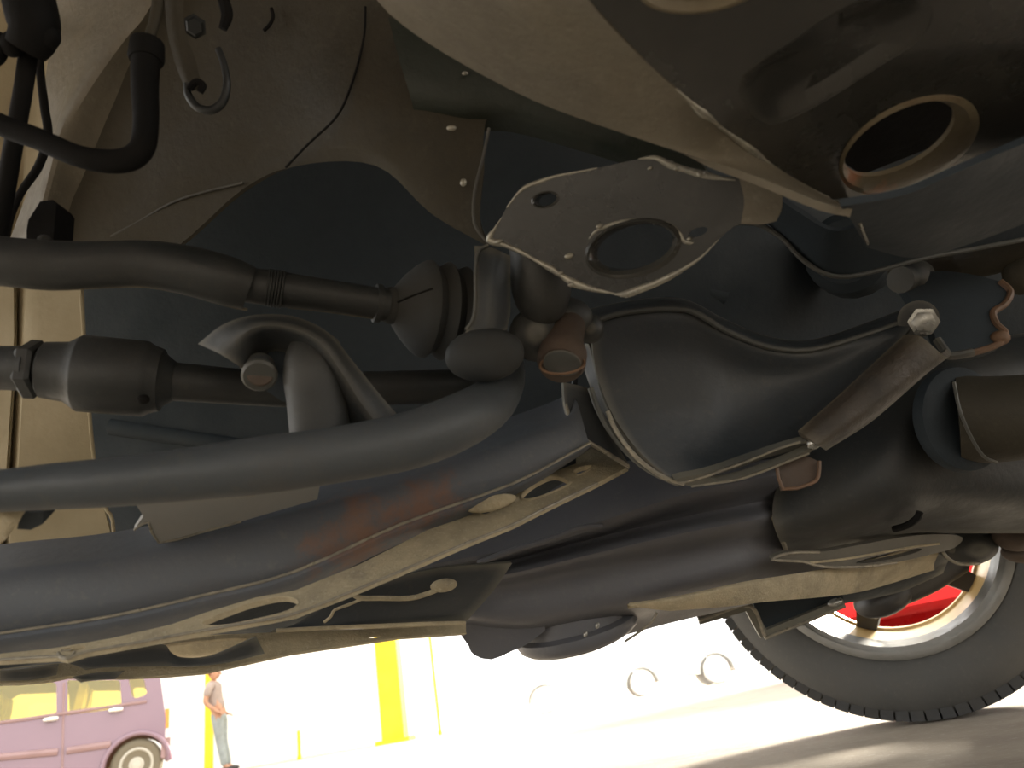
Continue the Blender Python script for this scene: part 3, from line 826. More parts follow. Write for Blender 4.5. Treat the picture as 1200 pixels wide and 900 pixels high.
for pts, r, mm in (([(692, 455, .588), (700, 478, .583), (713, 502, .578), (735, 530, .572), (762, 552, .568), (795, 567, .566)], 3.6, 'steel'),
                   ([(712, 482, .58), (722, 505, .574), (742, 532, .568), (764, 551, .565), (782, 561, .564), (802, 567, .563)], 2.8, 'bright')):
    t.add('curled_edge', lip(pts, r), M[mm], web)
t.add('curl_wall', sheet([[(688, 395, .60), (700, 440, .594), (715, 485, .588), (750, 535, .58), (795, 567, .572)], [(680, 420, .61), (692, 455, .60), (706, 492, .594), (738, 535, .585), (795, 570, .574)]], 5, 4, .006), M['steel'])
psl = plane_of((800, 566, .563), (945, 522, .560), (890, 548, .566))
slout = [(790, 562), (815, 557), (838, 551), (870, 540), (905, 528), (938, 518), (952, 516), (956, 523), (948, 531), (925, 540), (895, 551), (868, 561), (840, 566), (810, 570)]
sll = smooth2([(832, 558), (845, 550), (880, 537), (915, 526), (940, 520), (947, 526), (925, 537), (895, 549), (865, 559), (842, 563)], 3)
ls = t.add('lower_lip', plate(slout, psl, .006, [sll], sm=2), M['steel'])
t.add('slot_edge', lip([(800, 566), (828, 558), (850, 550), (880, 539), (912, 526), (938, 518)], 1.6, psl, 3), M['bright'], ls)
t.add('slot_edge', lip([(810, 570), (838, 566), (865, 562), (895, 552), (925, 540), (948, 531)], 1.6, psl, 3), M['bright'], ls)
arm = t.add('side_arm', sheet([
    [(1060, 392, .575), (1010, 438, .570), (975, 470, .565), (935, 505, .560)],
    [(1080, 395, .560), (1030, 442, .556), (990, 478, .553), (948, 514, .552)],
    [(1108, 418, .560), (1062, 452, .556), (1012, 492, .554), (962, 524, .553)],
    [(1116, 412, .60), (1070, 452, .60), (1020, 495, .60), (968, 528, .595)]], 5, 5, .005), M['armbrown'])
t.add('pivot_bolt', lathe(P(1082, 376, .585), P(1082, 376, .56) - P(1080, 372, .60), [(0, .011), (.004, .0115), (.010, .0115), (.0105, .0085), (.017, .0085), (.018, .007)], 6), M['zinc'])
t.add('washer', lathe(P(1076, 374, .59), P(1082, 376, .56) - P(1080, 372, .60), [(0, .015), (.003, .015), (.0035, .012)], 22), M['cast'])
t.add('rivet', blob(953, 520, .557, 8, 7, 6), M['zinc'])
tb = t.add('hanging_tab', plate([(912, 546), (918, 573), (952, 568), (960, 560), (958, 540), (945, 534)], plane_of((912, 546, .578), (960, 542, .578), (918, 573, .572)), .008, sm=0), M['rust'])
t.add('tab_edge', lip([(910, 546, .574), (918, 573, .568), (950, 567, .569), (959, 558, .572), (960, 540, .575)], 2.2, None, 2), M['rustedge'], tb)
t.done()

# ------------------------------------------------------------------ rust-edged mount at the right
t = Thing('rusty_mount', 'dark mount bracket with rust-coloured wavy edge beside the zinc bolt', 'bracket')
pm = plane_of((1100, 400, .60), (1180, 370, .60), (1120, 320, .63))
mo = [(1055, 330), (1090, 318), (1130, 320), (1172, 330), (1184, 342), (1178, 356), (1164, 366), (1168, 380), (1178, 390), (1172, 402), (1142, 413), (1112, 417), (1098, 402), (1090, 380)]
mw = t.add('mount_plate', plate(mo, pm, .012, sm=2), M['steel_dark'])
t.add('rust_edge', lip(mo[3:12], 4, pm, 4), M['rustedge'], mw)
t.add('rust_edge', lip([(1098, 398), (1108, 412), (1114, 417), (1140, 413)], 5, pm, 4), M['cast'], mw)
t.add('tip', blob(1172, 396, .592, 11, 9, 9), M['rustedge'], mw)
t.done()
t = Thing('strut_bar', 'brown dusty strut bar behind the rust-edged mount', 'bar')
t.add('bar', tube([(1050, 326, .672, 17), (1110, 312, .672, 22), (1170, 290, .65, 30), (1280, 255, .64, 36), (1450, 200, .62, 36)], 5, 20), M['brown'])
t.add('end_bolt', lathepx((1075, 325, .655), (1055, 328, .63), [(0, 20), (.6, 20), (.7, 16), (1, 15)], 16), M['cast'])
t.add('wet_boss', blob(1174, 264, .62, 22, 14, 12, .3), M['rust'])
t.add('grommet', blob(1196, 318, .64, 20, 28, 16), M['brown'])
t.done()

# ------------------------------------------------------------------ sump and lower engine castings
t = Thing('engine_sump', 'ribbed dark engine sump with round drum at its lowest point', 'sump')
sump = t.add('sump_shell', sheet([
    [(380, 690, .82), (500, 630, .82), (600, 590, .82), (700, 545, .81), (800, 540, .80), (880, 540, .80), (960, 530, .84), (1000, 522, .87)],
    [(380, 706, .76), (500, 664, .755), (600, 643, .75), (700, 612, .745), (800, 580, .75), (880, 562, .755), (960, 550, .82), (1000, 543, .87)],
    [(380, 714, .785), (500, 678, .785), (600, 656, .785), (700, 630, .785), (800, 606, .785), (880, 590, .785), (960, 575, .84), (1000, 568, .88)],
    [(380, 720, .765), (500, 690, .76), (600, 672, .755), (700, 648, .75), (800, 625, .75), (880, 610, .755), (960, 595, .84), (1000, 588, .89)],
    [(380, 726, .79), (500, 702, .785), (600, 688, .78), (700, 668, .78), (800, 650, .78), (880, 634, .78), (960, 620, .86), (1000, 612, .90)],
    [(380, 732, .79), (500, 720, .785), (600, 728, .78), (690, 716, .78), (790, 690, .78), (880, 668, .78), (960, 652, .88), (1000, 642, .92)],
    [(380, 738, .84), (500, 735, .84), (600, 745, .84), (690, 735, .84), (790, 712, .84), (880, 694, .84), (960, 675, .90), (1000, 664, .93)],
    [(380, 739, .88), (500, 738, .88), (600, 752, .88), (690, 753, .88), (790, 729, .88), (880, 708, .88), (960, 688, .93), (1000, 676, .95)]], 5, 5, .006), M['sump'])
t.add('rib', lip([(560, 660, .752), (600, 645, .748), (640, 633, .745), (680, 618, .744), (706, 616, .748)], 3.5), M['sump'], sump)
t.add('rib', lip([(545, 730, .775), (480, 735, .775), (425, 735.5, .777)], 2), M['sand'], sump)
t.add('block_foot', plate([(544, 732), (549, 757), (556, 768), (576, 773), (600, 763), (622, 752), (640, 728)], plane_of((545, 735, .80), (640, 735, .80), (575, 772, .80)), .06, sm=2), M['sump'])
ax = V(-.10, -.30, 1).normalized()
dc = P(676, 738, .86)
dr = t.add('drum', lathe(dc - ax * .014, ax, [(0, .056), (.002, .064), (.006, .070), (.012, .073), (.018, .072), (.022, .066), (.05, .062)], 48), M['sump'])
t.add('drum_ring', lathe(dc - ax * .016, ax, [(0, .050), (.001, .056), (.006, .058)], 40), M['rust'], dr)
t.add('drain_plug', lathe(dc - ax * .022 + RT * .004, ax, [(0, .008), (.001, .010), (.012, .010)], 6), M['steel'], dr)
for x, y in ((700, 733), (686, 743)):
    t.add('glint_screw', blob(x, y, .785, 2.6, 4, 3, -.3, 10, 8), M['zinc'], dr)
t.add('side_pipe', lip([(732, 752, .80), (750, 740, .80), (764, 728, .80), (770, 718, .80)], 1.4), M['bright'], sump)
t.done()

# ------------------------------------------------------------------ flange bracket fragments under the crossmember left-middle
t = Thing('heat_shield', 'thin sandy-edged shield panel hanging below the crossmember', 'shield')
pq = plane_of((330, 735, .66), (540, 725, .70), (470, 690, .66))
sa = t.add('shield_panel', sheet([[(400, 690, .66), (450, 680, .66), (520, 665, .67), (600, 660, .70)], [(352, 728, .655), (420, 716, .66), (500, 702, .67), (580, 690, .70)], [(318, 739, .648), (385, 736, .655), (460, 733, .67), (546, 729, .70)]], 5, 4, .004), M['steel'])
t.add('tab_edge', lip([(409, 692, .65), (416, 698, .65), (424, 701, .65), (444, 701, .652), (480, 701, .655), (500, 696, .658), (515, 690, .66)], 3), M['sand'], sa)
t.add('tab_edge', lip([(380, 729, .648), (388, 722, .648), (392, 715, .648), (410, 708, .65), (424, 702, .65)], 1.8), M['sand'], sa)
t.add('lower_edge', lip([(324, 739, .645), (380, 736, .651), (450, 733, .664), (500, 731, .678), (545, 730, .696)], 2.4), M['sand'], sa)
t.add('tab', blob(520, 686, .66, 16, 8, 5, .15), M['sand'], sa)
t.done()

t = Thing('gap_backing', 'dark tray panel added to darken the gap between crossmember flange and splash panel', 'panel')
t.add('backing', sheet([[(-80, 750, .72), (60, 738, .72), (200, 712, .72), (330, 690, .72), (430, 680, .73)], [(-80, 772, .74), (60, 764, .74), (200, 740, .74), (330, 722, .74), (430, 715, .75)], [(-80, 792, .78), (60, 782, .78), (200, 748, .78), (330, 742, .78), (430, 736, .79)]], 4, 4, .004), M['steel_dark'])  # dark sheet put behind the gap, standing in for its shade
t.done()
t = Thing('splash_panel', 'beige dusty splash panel along the lowest edge with an open cut-out', 'panel')
pp = plane_of((0, 790, .56), (270, 778, .63), (545, 740, .74))
so = [(-80, 790), (0, 784), (60, 778), (90, 776), (150, 765), (200, 752), (260, 744), (300, 742), (400, 738), (470, 736), (546, 732), (546, 742), (470, 747), (400, 757), (340, 766), (290, 777), (240, 788), (190, 792), (140, 794), (110, 792), (80, 793), (60, 797), (30, 800), (0, 801), (-80, 806)]
cut = smooth2([(190, 757), (215, 753), (255, 749), (290, 748), (272, 757), (255, 765), (235, 770), (207, 770)], 2)
hl = ell(438, 746, 8, 1.6, -4, 14)
sp = t.add('panel', plate(so, pp, .004, [cut, hl]), M['sand'])
t.add('stiffener', sheet([[(72, 775, .57), (130, 764, .58), (188, 755, .595), (200, 764, .60), (212, 770, .602), (240, 770, .607), (262, 763, .61), (300, 746, .62)], [(100, 783, .572), (140, 782, .58), (188, 781, .592), (205, 781, .597), (218, 781, .60), (240, 780, .605), (270, 776, .61), (310, 766, .62)]], 4, 4, .004), M['steel'], sp)
t.add('recess', sheet([[(0, 786, .555), (35, 783, .56), (68, 780, .567)], [(0, 798, .555), (35, 797, .56), (66, 791, .567)]], 4, 3, .003), M['cast'], sp)
t.add('recess', sheet([[(85, 793, .572), (115, 788, .578), (145, 787, .582)], [(95, 796, .572), (115, 797, .576), (135, 796, .58)]], 4, 3, .003), M['cast'], sp)
t.add('rolled_edge', lip([(-80, 806), (0, 801), (30, 800), (60, 797), (80, 792), (95, 793), (140, 795), (190, 792), (240, 788), (290, 777), (340, 766), (400, 757), (470, 747), (546, 742)], 1.5, pp, 3), M['sand'], sp)
t.done()
t = Thing('side_sill', 'sandy sill panel glimpsed through the splash panel cut-out', 'panel')
t.add('sill_face', sheet([[(150, 742, .80), (230, 738, .80), (320, 734, .80)], [(150, 770, .80), (230, 766, .80), (320, 755, .80)], [(150, 778, .83), (230, 772, .83), (320, 760, .83)]], 4, 4, .02), M['sand'])
t.done()

# ------------------------------------------------------------------ gearbox casing on the right
t = Thing('gearbox_casing', 'rounded dark gearbox casing with a brown output pipe', 'gearbox')
gb = t.add('casing', sheet([
    [(940, 520, .86), (1000, 455, .86), (1060, 415, .86), (1130, 400, .86), (1280, 380, .86)],
    [(915, 560, .80), (985, 510, .79), (1050, 470, .77), (1110, 440, .77), (1280, 420, .79)],
    [(905, 598, .77), (980, 570, .745), (1050, 545, .735), (1115, 530, .75), (1280, 540, .79)],
    [(912, 630, .77), (985, 615, .755), (1060, 595, .75), (1120, 585, .76), (1280, 590, .79)],
    [(925, 655, .85), (990, 640, .85), (1065, 625, .85), (1130, 625, .85), (1280, 625, .85)]], 6, 6, .006, ext=1.5), M['cast'])
t.add('casing_line', lip([(906, 605, .772), (912, 622, .775), (918, 636, .785), (922, 648, .80)], 3), M['bright'], gb)  # bright bead paints the highlight curve at the casing's left edge
t.add('casing_line', lip([(1078, 600, .752), (1074, 608, .755), (1062, 616, .765), (1048, 620, .78)], 4), M['rubber'], gb)
t.add('casing_line', lip([(990, 550, .757), (1010, 572, .748), (1030, 592, .752), (1040, 598, .754)], 4), M['cast'], gb)
t.add('flange', lathepx((1118, 492, .735), (1134, 490, .72), [(0, 60), (.3, 62), (.8, 60), (1, 52)], 40), M['steel_dark'])
t.add('output_pipe', tube([(1122, 492, .735, 52), (1180, 490, .715, 50), (1290, 478, .68, 48), (1500, 452, .61, 46)], 6, 30), M['brown'], label='brown dusty output pipe')
t.add('pipe_collar', lip([(1118, 448, .70), (1124, 478, .69), (1136, 508, .69), (1152, 534, .695), (1168, 542, .70)], 2), M['steel'])
t.done()

# ------------------------------------------------------------------ far suspension arm in front of the wheel
t = Thing('control_arm', 'sandy far-side control arm with a long slot in front of the wheel', 'control arm')
a1 = t.add('arm_beam', sheet([
    [(735, 708, .772), (800, 697, .764), (870, 682, .764), (940, 671, .80), (1010, 659, .87), (1100, 632, .965)],
    [(738, 710, .770), (800, 701, .760), (870, 687, .760), (940, 678, .797), (1010, 669, .87), (1100, 647, .955)],
    [(766, 714, .771), (830, 706, .762), (890, 698, .768), (950, 692, .81), (1010, 684, .88), (1095, 660, .965)],
    [(785, 716, .776), (850, 711, .768), (900, 705, .776), (960, 700, .83), (1015, 692, .90), (1095, 668, .985)]], 5, 5, .005), M['sand'])
pa = plane_of((905, 656, .765), (1110, 625, .885), (1000, 664, .826))
ao = [(905, 656), (925, 648), (960, 647), (1000, 640), (1060, 629), (1105, 626), (1128, 630), (1118, 642), (1090, 650), (1050, 659), (1010, 664), (965, 664), (940, 658)]
a2 = t.add('slotted_plate', plate(ao, pa, .006, [smooth2([(1003, 659), (1030, 651), (1060, 645), (1080, 643), (1072, 648), (1045, 655), (1018, 660)], 3)], sm=3), M['cast'])
t.add('plate_edge', lip(ao[-4:] + ao[:3], 1.8, pa, 3), M['bright'], a2)
t.add('plate_edge', lip([(945, 660), (990, 655), (1030, 648), (1070, 641), (1100, 637)], 1.5, pa, 3), M['sand'], a2)
t.add('lower_web', sheet([[(940, 668, 1.0), (1000, 668, 1.0), (1060, 660, 1.0), (1120, 640, 1.0)], [(960, 694, 1.01), (1010, 690, 1.01), (1060, 678, 1.01), (1110, 660, 1.01)], [(985, 708, 1.04), (1020, 702, 1.04), (1060, 692, 1.04), (1105, 672, 1.04)]], 4, 4, .005), M['steel'])
t.add('ball_joint', join(blob(1135, 640, .95, 34, 22, 20, .1), blob(1110, 642, .945, 14, 10, 10)), M['cast'])
t.add('joint_lip', lip([(1104, 645, .93), (1112, 655, .925), (1126, 661, .925), (1148, 660, .93)], 2, None), M['bright'])
t.add('bushing', join(blob(1190, 628, .93, 26, 18, 20), blob(1200, 648, .95, 26, 12, 16)), M['rust'])
t.done()
t = Thing('half_shaft', 'black half shaft running into the far wheel', 'shaft')
t.add('shaft', tube([(1022, 703, 1.12, 12), (1050, 691, 1.125, 19), (1085, 673, 1.13, 21), (1122, 655, 1.14, 17)], 5, 18), M['rimdark'])
t.add('joint_cup', blob(1035, 700, 1.12, 36, 20, 24, .45), M['rimdark'])
t.done()
t = Thing('bent_strap', 'bent pale-edged metal strap hanging in front of the tyre', 'strap')
q = [P(818, 726, .95), P(876, 709, .95), P(895, 744, .955), P(988, 706, .965)]
t.add('strap_bar', join(*[bar(q[i], q[i + 1], .012, .007, FW) for i in range(3)]), M['steel'])
t.add('strap_edge', tube([(p - FW * .004, .0024) for p in q[:3]], 8, 8, px=False), M['bright'])
t.add('strap_edge', tube([(q[2] - FW * .004 - UP * .003, .0017), (q[3] - FW * .004 - UP * .003, .0017)], 4, 8, px=False), M['bright'])
t.add('strap_web', plate([(880, 700), (930, 700), (985, 690), (990, 706), (896, 743)], plane_of((880, 700, .965), (985, 690, .972), (896, 743, .962)), .006), M['steel_dark'])
t.add('clip', blob(978, 706, .955, 9, 4, 5, .3), M['zinc'])
t.done()

# ------------------------------------------------------------------ far wheel
AX = -LAT            # points inboard, towards the camera
RW = .289
t = Thing('wheel', 'far road wheel with black tyre and golden lit rim barrel', 'wheel')
cw = wc
ty = t.add('tyre', lathe(cw - AX * .085, AX, [(0, .195), (-.004, .215), (-.004, .24), (.004, .265), (.018, .281), (.04, .2845), (.13, .2845), (.150, .281), (.163, .268), (.172, .248), (.175, .228), (.172, .208), (.166, .196), (.15, .190), (.02, .190), (0, .195)], 72, caps=False), M['tyre'], sharp=60)
# shoulder and tread blocks, each proud of the carcass
A1 = AX.orthogonal().normalized()
A1 = (V(0, 0, 1) - AX * AX.z).normalized()
A2 = AX.cross(A1)
def blk(an, h0, h1, r0, r1, da):
    vs_ = []
    for h, sk in ((h0, 0.0), (h1, .02)):
        for r in (r0, r1):
            for s in (-1, 1):
                a = an + s * da + sk
                vs_.append(cw + AX * h + (A1 * math.cos(a) + A2 * math.sin(a)) * r)
    return vs_, [(0, 1, 3, 2), (5, 4, 6, 7), (0, 4, 5, 1), (2, 3, 7, 6), (0, 2, 6, 4), (1, 5, 7, 3)]
nb = 84
blocks = []
for i in range(nb):
    an = 2 * math.pi * i / nb
    t.add('tread_block', blk(an + .04, .048, .074, .272, .2865, math.pi / nb * .86), M['tread'], ty)
    for h0, h1, rr in ((.020, .044, .2885), (-.012, .016, .289), (-.046, -.016, .2885), (-.078, -.05, .286)):
        blocks.append(blk(an + h0 * .6, h0, h1, .270, rr, math.pi / nb * .8))
tr = t.add('tread', join(*blocks), M['tread'], ty, kind='stuff')
t.add('bead_ring', lathe(cw + AX * .078, AX, [(0, .186), (.002, .199), (.007, .200), (.009, .196), (.009, .188)], 64, caps=False), M['rim'])
def hoop(h0, h1, r0, r1, th):
    """open rim barrel: closed profile revolved, no caps"""
    v, f = lathe(cw, AX, [(h0, r0), (h1, r1), (h1, r1 - th), (h0, r0 - th), (h0, r0)], 64)
    return v, f[:-2]
t.add('rim_lip', hoop(.045, .082, .180, .190, .010), M['rim'])
t.add('rim_barrel', hoop(-.06, .047, .160, .181, .006), M['rimgold'], label='golden rim barrel lit by the sun')
t.add('wheel_face', hoop(-.065, -.055, .161, .163, .012), M['rimgold'])
for i in range(5):
    an = 2 * math.pi * i / 5 + 2.72
    u_ = A1 * math.cos(an) + A2 * math.sin(an)
    w_ = A2 * math.cos(an) - A1 * math.sin(an)
    vs_ = []
    for r, wd, hh in ((.05, .030, -.03), (.158, .015, -.045)):
        for k in (-1, 1):
            for dh in (0, -.025):
                vs_.append(cw + AX * (hh + dh) + u_ * r + w_ * (wd * k))
    t.add('spoke', (vs_, [(0, 2, 3, 1), (4, 5, 7, 6), (0, 1, 5, 4), (2, 6, 7, 3), (0, 4, 6, 2), (1, 3, 7, 5)]), M['rimdark'])
t.add('hub', lathe(cw - AX * .055, AX, [(0, .03), (.004, .05), (.05, .055), (.07, .04)], 32), M['rimdark'])
t.add('brake_disc', lathe(cw - AX * .005, AX, [(0, .02), (0, .098), (.010, .098), (.010, .05), (.03, .045)], 40), M['steel_dark'])
t.done()

# ------------------------------------------------------------------ yard: posts
def post(name, label, cat, px, y, width, h, parts=True):
    b_ = ony(px, 860, y)
    t = Thing(name, label, cat, loc=V(b_.x, y, 0))
    t.add('shaft', box((b_.x, y, h / 2), width, width, h), M['yellow'])
    t.add('foot', box((b_.x, y, .03), width * 1.5, width * 1.5, .06), M['yellow'])
    t.done()
post('yellow_pillar', 'wide yellow painted pillar in front of the white wall', 'pillar', 463, 13, .36, 4.6)
post('thin_pole', 'thin yellow pole right of the wide yellow pillar', 'pole', 516, 13, .035, 4.6)
post('marker_post', 'short thin yellow marker post near the white wall', 'post', 350, 12.6, .04, .42)
post('marker_post', 'tall narrow yellow post right behind the standing person', 'post', 245, 14.3, .12, 2.4)

# ------------------------------------------------------------------ mauve van
YV = 9.6
VA = math.radians(27)      # the van stands turned, its side square to the line of sight
_vr = ony(193, 880, YV)
_vd = V(math.cos(VA), math.sin(VA), 0)
_vn = V(-math.sin(VA), math.cos(VA), 0)
def vz(px, py):
    h = hit((_vr, _vn), px, py)
    return V(_vr.x + (h - _vr).dot(_vd), YV, h.z)
WV = 1.45
rear = vz(193, 880).x
VX = rear - 3.35
t = Thing('minivan', 'mauve compact minivan parked side-on in the sunlit yard', 'car', loc=V(rear, YV, 0))
Z0 = .30
rwx = vz(160, 890).x
fwx = rwx - 2.35
WR = .285
def arch_pts(cx, r, n=12):
    return [(cx + r * math.cos(math.pi * (1 - i / n)), .27 + r * math.sin(math.pi * (1 - i / n))) for i in range(n + 1)]
# side outline in (x,z)
def X(k):
    return rear - k
sil = [(X(0), .42), (X(0), .30), (rwx + .36, .26)]
sil += [p for p in reversed(arch_pts(rwx, .345)) if p[1] > .26]
sil += [(rwx - .36, .24), (fwx + .36, .24)]
sil += [p for p in reversed(arch_pts(fwx, .345)) if p[1] > .26]
sil += [(fwx - .36, .27), (X(3.35), .30), (X(3.38), .62), (X(3.30), .86), (X(2.75), .98), (X(2.25), 1.52), (X(2.0), 1.60), (X(.35), 1.62), (X(.13), 1.54), (X(.07), 1.2), (X(.03), .95), (X(0), .75)]
def win(pts):
    return [(vz(*p).x, vz(*p).z) for p in pts]
w_rear = win([(79, 838), (79, 800), (80, 797), (138, 797), (141, 800), (142, 826), (138, 830), (85, 837)])
w_quart = win([(155, 816), (151, 797), (154, 793), (165, 793), (169, 797), (172, 812), (169, 815), (159, 818)])
w_front = win([(-58, 846), (-20, 812), (0, 801), (62, 799), (66, 802), (66, 834), (62, 838), (0, 846), (-50, 852)])
def side(y, thk):
    return fill([V(x, y, z) for x, z in sil], [[V(x, y, z) for x, z in ww] for ww in (w_rear, w_quart, w_front)], V(0, thk, 0))
b1 = t.add('body_side', side(YV, .05), M['vanpaint'])
t.add('body_side', side(YV + WV - .05, .05), M['vanpaint'])
def skin(i0, i1):
    fr = [(x, z) for x, z in sil]
    return None
top = [(X(3.35), .30), (X(3.38), .62), (X(3.30), .86), (X(2.75), .98)]
def strip(pts):
    return sheet([[V(x, YV + .02, z) for x, z in pts], [V(x, YV + WV - .02, z) for x, z in pts]], 1, 1, .03, su=False, raw=True)
t.add('bonnet', strip(top), M['vanpaint'])
t.add('windscreen', strip([(X(2.75), .98), (X(2.25), 1.52)]), M['glass'])
t.add('roof', strip([(X(2.25), 1.52), (X(2.0), 1.60), (X(.35), 1.62), (X(.13), 1.54)]), M['vanpaint'])
t.add('tailgate', strip([(X(.07), 1.0), (X(.03), .9), (X(0), .75), (X(0), .42)]), M['vanpaint'])
t.add('rear_glass', strip([(X(.13), 1.54), (X(.07), 1.0)]), M['glass'])
t.add('floor_panel', box((rear - 1.65, YV + WV / 2, .27), 3.2, WV - .1, .05), M['vandark'])
t.add('rear_bumper', box((rear + .01, YV + WV / 2, .42), .10, WV, .22), M['vantrim'])
for ww in (w_rear, w_quart, w_front):
    for y in (YV + .02, YV + WV - .03):
        t.add('window_pane', fill([V(x, y, z) for x, z in ww], [], V(0, .006, 0)), M['glass'])
def vline(p0, p1, r, y=YV - .004):
    a, b = vz(*p0), vz(*p1)
    return tube([(V(a.x, y, a.z), r), (V(b.x, y, b.z), r)], 2, 8, px=False)
t.add('door_seam', vline((75, 800), (73, 905), .012, YV), M['vantrim'])
t.add('belt_trim', vline((0, 847), (172, 822), .02), M['vantrim'])
t.add('side_moulding', vline((-60, 893), (68, 881), .045, YV + .01), M['vantrim'])
t.add('side_moulding', vline((78, 880), (130, 872), .045, YV + .01), M['vantrim'])
for px, py in ((60, 843), (136, 832)):
    c = vz(px, py)
    t.add('door_handle', tube([(V(c.x - .07, YV - .03, c.z), .025), (V(c.x, YV - .045, c.z), .03), (V(c.x + .07, YV - .03, c.z), .025)], 4, 10, px=False), M['chrome'])
t.add('wheel_arch_flare', tube([(V(x, YV - .005, z), .03) for x, z in arch_pts(rwx, .36)], 2, 8, px=False), M['vanpaint'])
c = vz(185, 843)
t.add('tail_lamp', box((rear + .015, YV + .10, c.z), .05, .16, .22), M['amber'])
for k in (0, 1):
    for wx in (rwx, fwx):
        y = YV + .03 if k == 0 else YV + WV - .22
        wh = t.add('wheel', lathe(V(wx, y, .285), V(0, 1, 0), [(0, .18), (-.01, .2), (-.012, .25), (.005, .275), (.03, .285), (.14, .285), (.165, .27), (.17, .2)], 36), M['vantyre'])
        t.add('rim', lathe(V(wx, y - .014, .285), V(0, 1, 0), [(0, .05), (.012, .06), (.02, .15), (.0, .165), (.005, .185), (.02, .19)], 30), M['vanrim'], wh)
for sx in (X(1.9), X(1.0)):
    for sy in (.4, 1.05):
        t.add('seat_back', sheet([[V(sx - .25, YV + sy - .2, .75), V(sx - .25, YV + sy + .2, .75)], [V(sx, YV + sy - .2, .8), V(sx, YV + sy + .2, .8)], [V(sx + .08, YV + sy - .2, 1.1), V(sx + .08, YV + sy + .2, 1.1)], [V(sx + .1, YV + sy - .12, 1.3), V(sx + .1, YV + sy + .12, 1.3)]], 3, 4, .09, raw=True), M['vandark'])
t.done().rotation_euler.z = VA

# ------------------------------------------------------------------ white cars far behind
def far_car(px_l, px_r, y, label, flip=False, paint='carwhite', group='white cars parked at the far edge of the yard', wheelmat='palewheel', xs=None):
    """hatchback seen from the side, wheels at pixel columns px_l, px_r"""
    xa, xb = xs or (ony(px_l, 815, y).x, ony(px_r, 800, y).x)
    wb = xb - xa
    s = wb / 2.4
    t = Thing('parked_car', label, 'car', group, loc=V((xa + xb) / 2, y + .8, 0))
    def pt(u, z):
        uu = 1 - u if flip else u
        return V(xa + uu * wb, y, z)
    pr_ = [(-.26, .32), (-.28, .55), (-.25, .80), (-.20, .95), (-.10, 1.35), (.0, 1.46), (.45, 1.48), (.62, 1.40), (.86, .98), (1.15, .85), (1.26, .65), (1.27, .35), (1.17, .27)]
    n = 10
    pr_ += [(1 + .155 * math.cos(math.pi * i / n), .28 + .155 * 2.4 * s * math.sin(math.pi * i / n)) for i in range(n + 1)]
    pr_ += [(.83, .24), (.17, .24)]
    pr_ += [(.155 * math.cos(math.pi * i / n), .28 + .155 * 2.4 * s * math.sin(math.pi * i / n)) for i in range(n + 1)]
    b_ = t.add('body', fill([pt(*p) for p in pr_], [], V(0, 1.6, 0)), M[paint])
    for k, wn in enumerate(([(-.14, .95), (-.06, 1.30), (.02, 1.38), (.30, 1.40), (.30, .97)], [(.33, .97), (.33, 1.40), (.45, 1.40), (.60, 1.33), (.78, .98)])):
        t.add('window', fill([pt(*p) + V(0, -.012, 0) for p in wn], [], V(0, .02, 0)), M['paleglass'], b_)
    for u in (0, 1):
        for yy in (.0, 1.42):
            t.add('wheel', lathe(pt(u, .33) + V(0, yy, 0), V(0, 1, 0), [(0, .1), (-.01, .2), (-.005, .31), (.02, .33), (.16, .33), (.18, .2)], 28), M[wheelmat])
        t.add('arch_trim', tube([(pt(u + .157 * math.cos(math.pi * i / n), .28 + .157 * 2.4 * s * math.sin(math.pi * i / n)) + V(0, -.005, 0), .02) for i in range(n + 1)], 1, 6, px=False), M['greyunder'], b_)
    t.add('underside', box((((xa + xb) / 2), y + .8, .28), wb * .6, 1.3, .1), M['greyunder'])
    return t.done()
far_car(637, 753, 21.5, 'white hatchback parked far off, wheel arches just visible')
far_car(848, 975, 20.0, 'white hatchback parked far off beyond the tyre tread', True)
rcar = far_car(0, 0, 5.0, 'bright red car parked just beyond the road wheel, seen between its spokes', False, 'red', None, 'vantyre', (2, 4.35))
rt = ony(1108, 690, 4.6)
rcar.location = V(rt.x, rt.y, 0) + LAT * 1.83
rcar.rotation_euler.z = math.pi / 2 - YAW

# ------------------------------------------------------------------ standing person
YP = 13.5
fp = ony(262, 903, YP)
def pp_(px, py, dy=0):
    q_ = ony(px, py, YP)
    return V(q_.x, YP + dy, q_.z)
def skinned(name, chains, mt, parent, loc, sub=2):
    """chains: lists of (Vector, radius); the first vertex of later chains may repeat an earlier point to join it"""
    verts, rad, edges = [], [], []
    for ch in chains:
        prev = None
        for p, r in ch:
            idx = next((i for i, q_ in enumerate(verts) if (q_ - p).length < 1e-5), None)
            if idx is None:
                verts.append(p.copy())
                rad.append(r)
                idx = len(verts) - 1
            if prev is not None:
                edges.append((prev, idx))
            prev = idx
    me = bpy.data.meshes.new(name)
    me.from_pydata([tuple(v - loc) for v in verts], edges, [])
    o = bpy.data.objects.new(name, me)
    COL.objects.link(o)
    mod = o.modifiers.new('skin', 'SKIN')
    mod.use_smooth_shade = True
    for i, r in enumerate(rad):
        sv_ = me.skin_vertices[0].data[i]
        rr = r if isinstance(r, tuple) else (r, r)
        sv_.radius = rr
    me.skin_vertices[0].data[0].use_root = True
    ss = o.modifiers.new('sub', 'SUBSURF')
    ss.levels = ss.render_levels = sub
    dg = bpy.context.evaluated_depsgraph_get()
    dg.update()
    ev = o.evaluated_get(dg)
    nm = bpy.data.meshes.new_from_object(ev)
    bpy.data.objects.remove(o)
    nm.materials.clear()
    nm.materials.append(mt)
    for p in nm.polygons:
        p.use_smooth = True
    o = bpy.data.objects.new(name, nm)
    COL.objects.link(o)
    o.parent = parent
    return o
hx = fp.x
loc = V(hx, YP, 0)
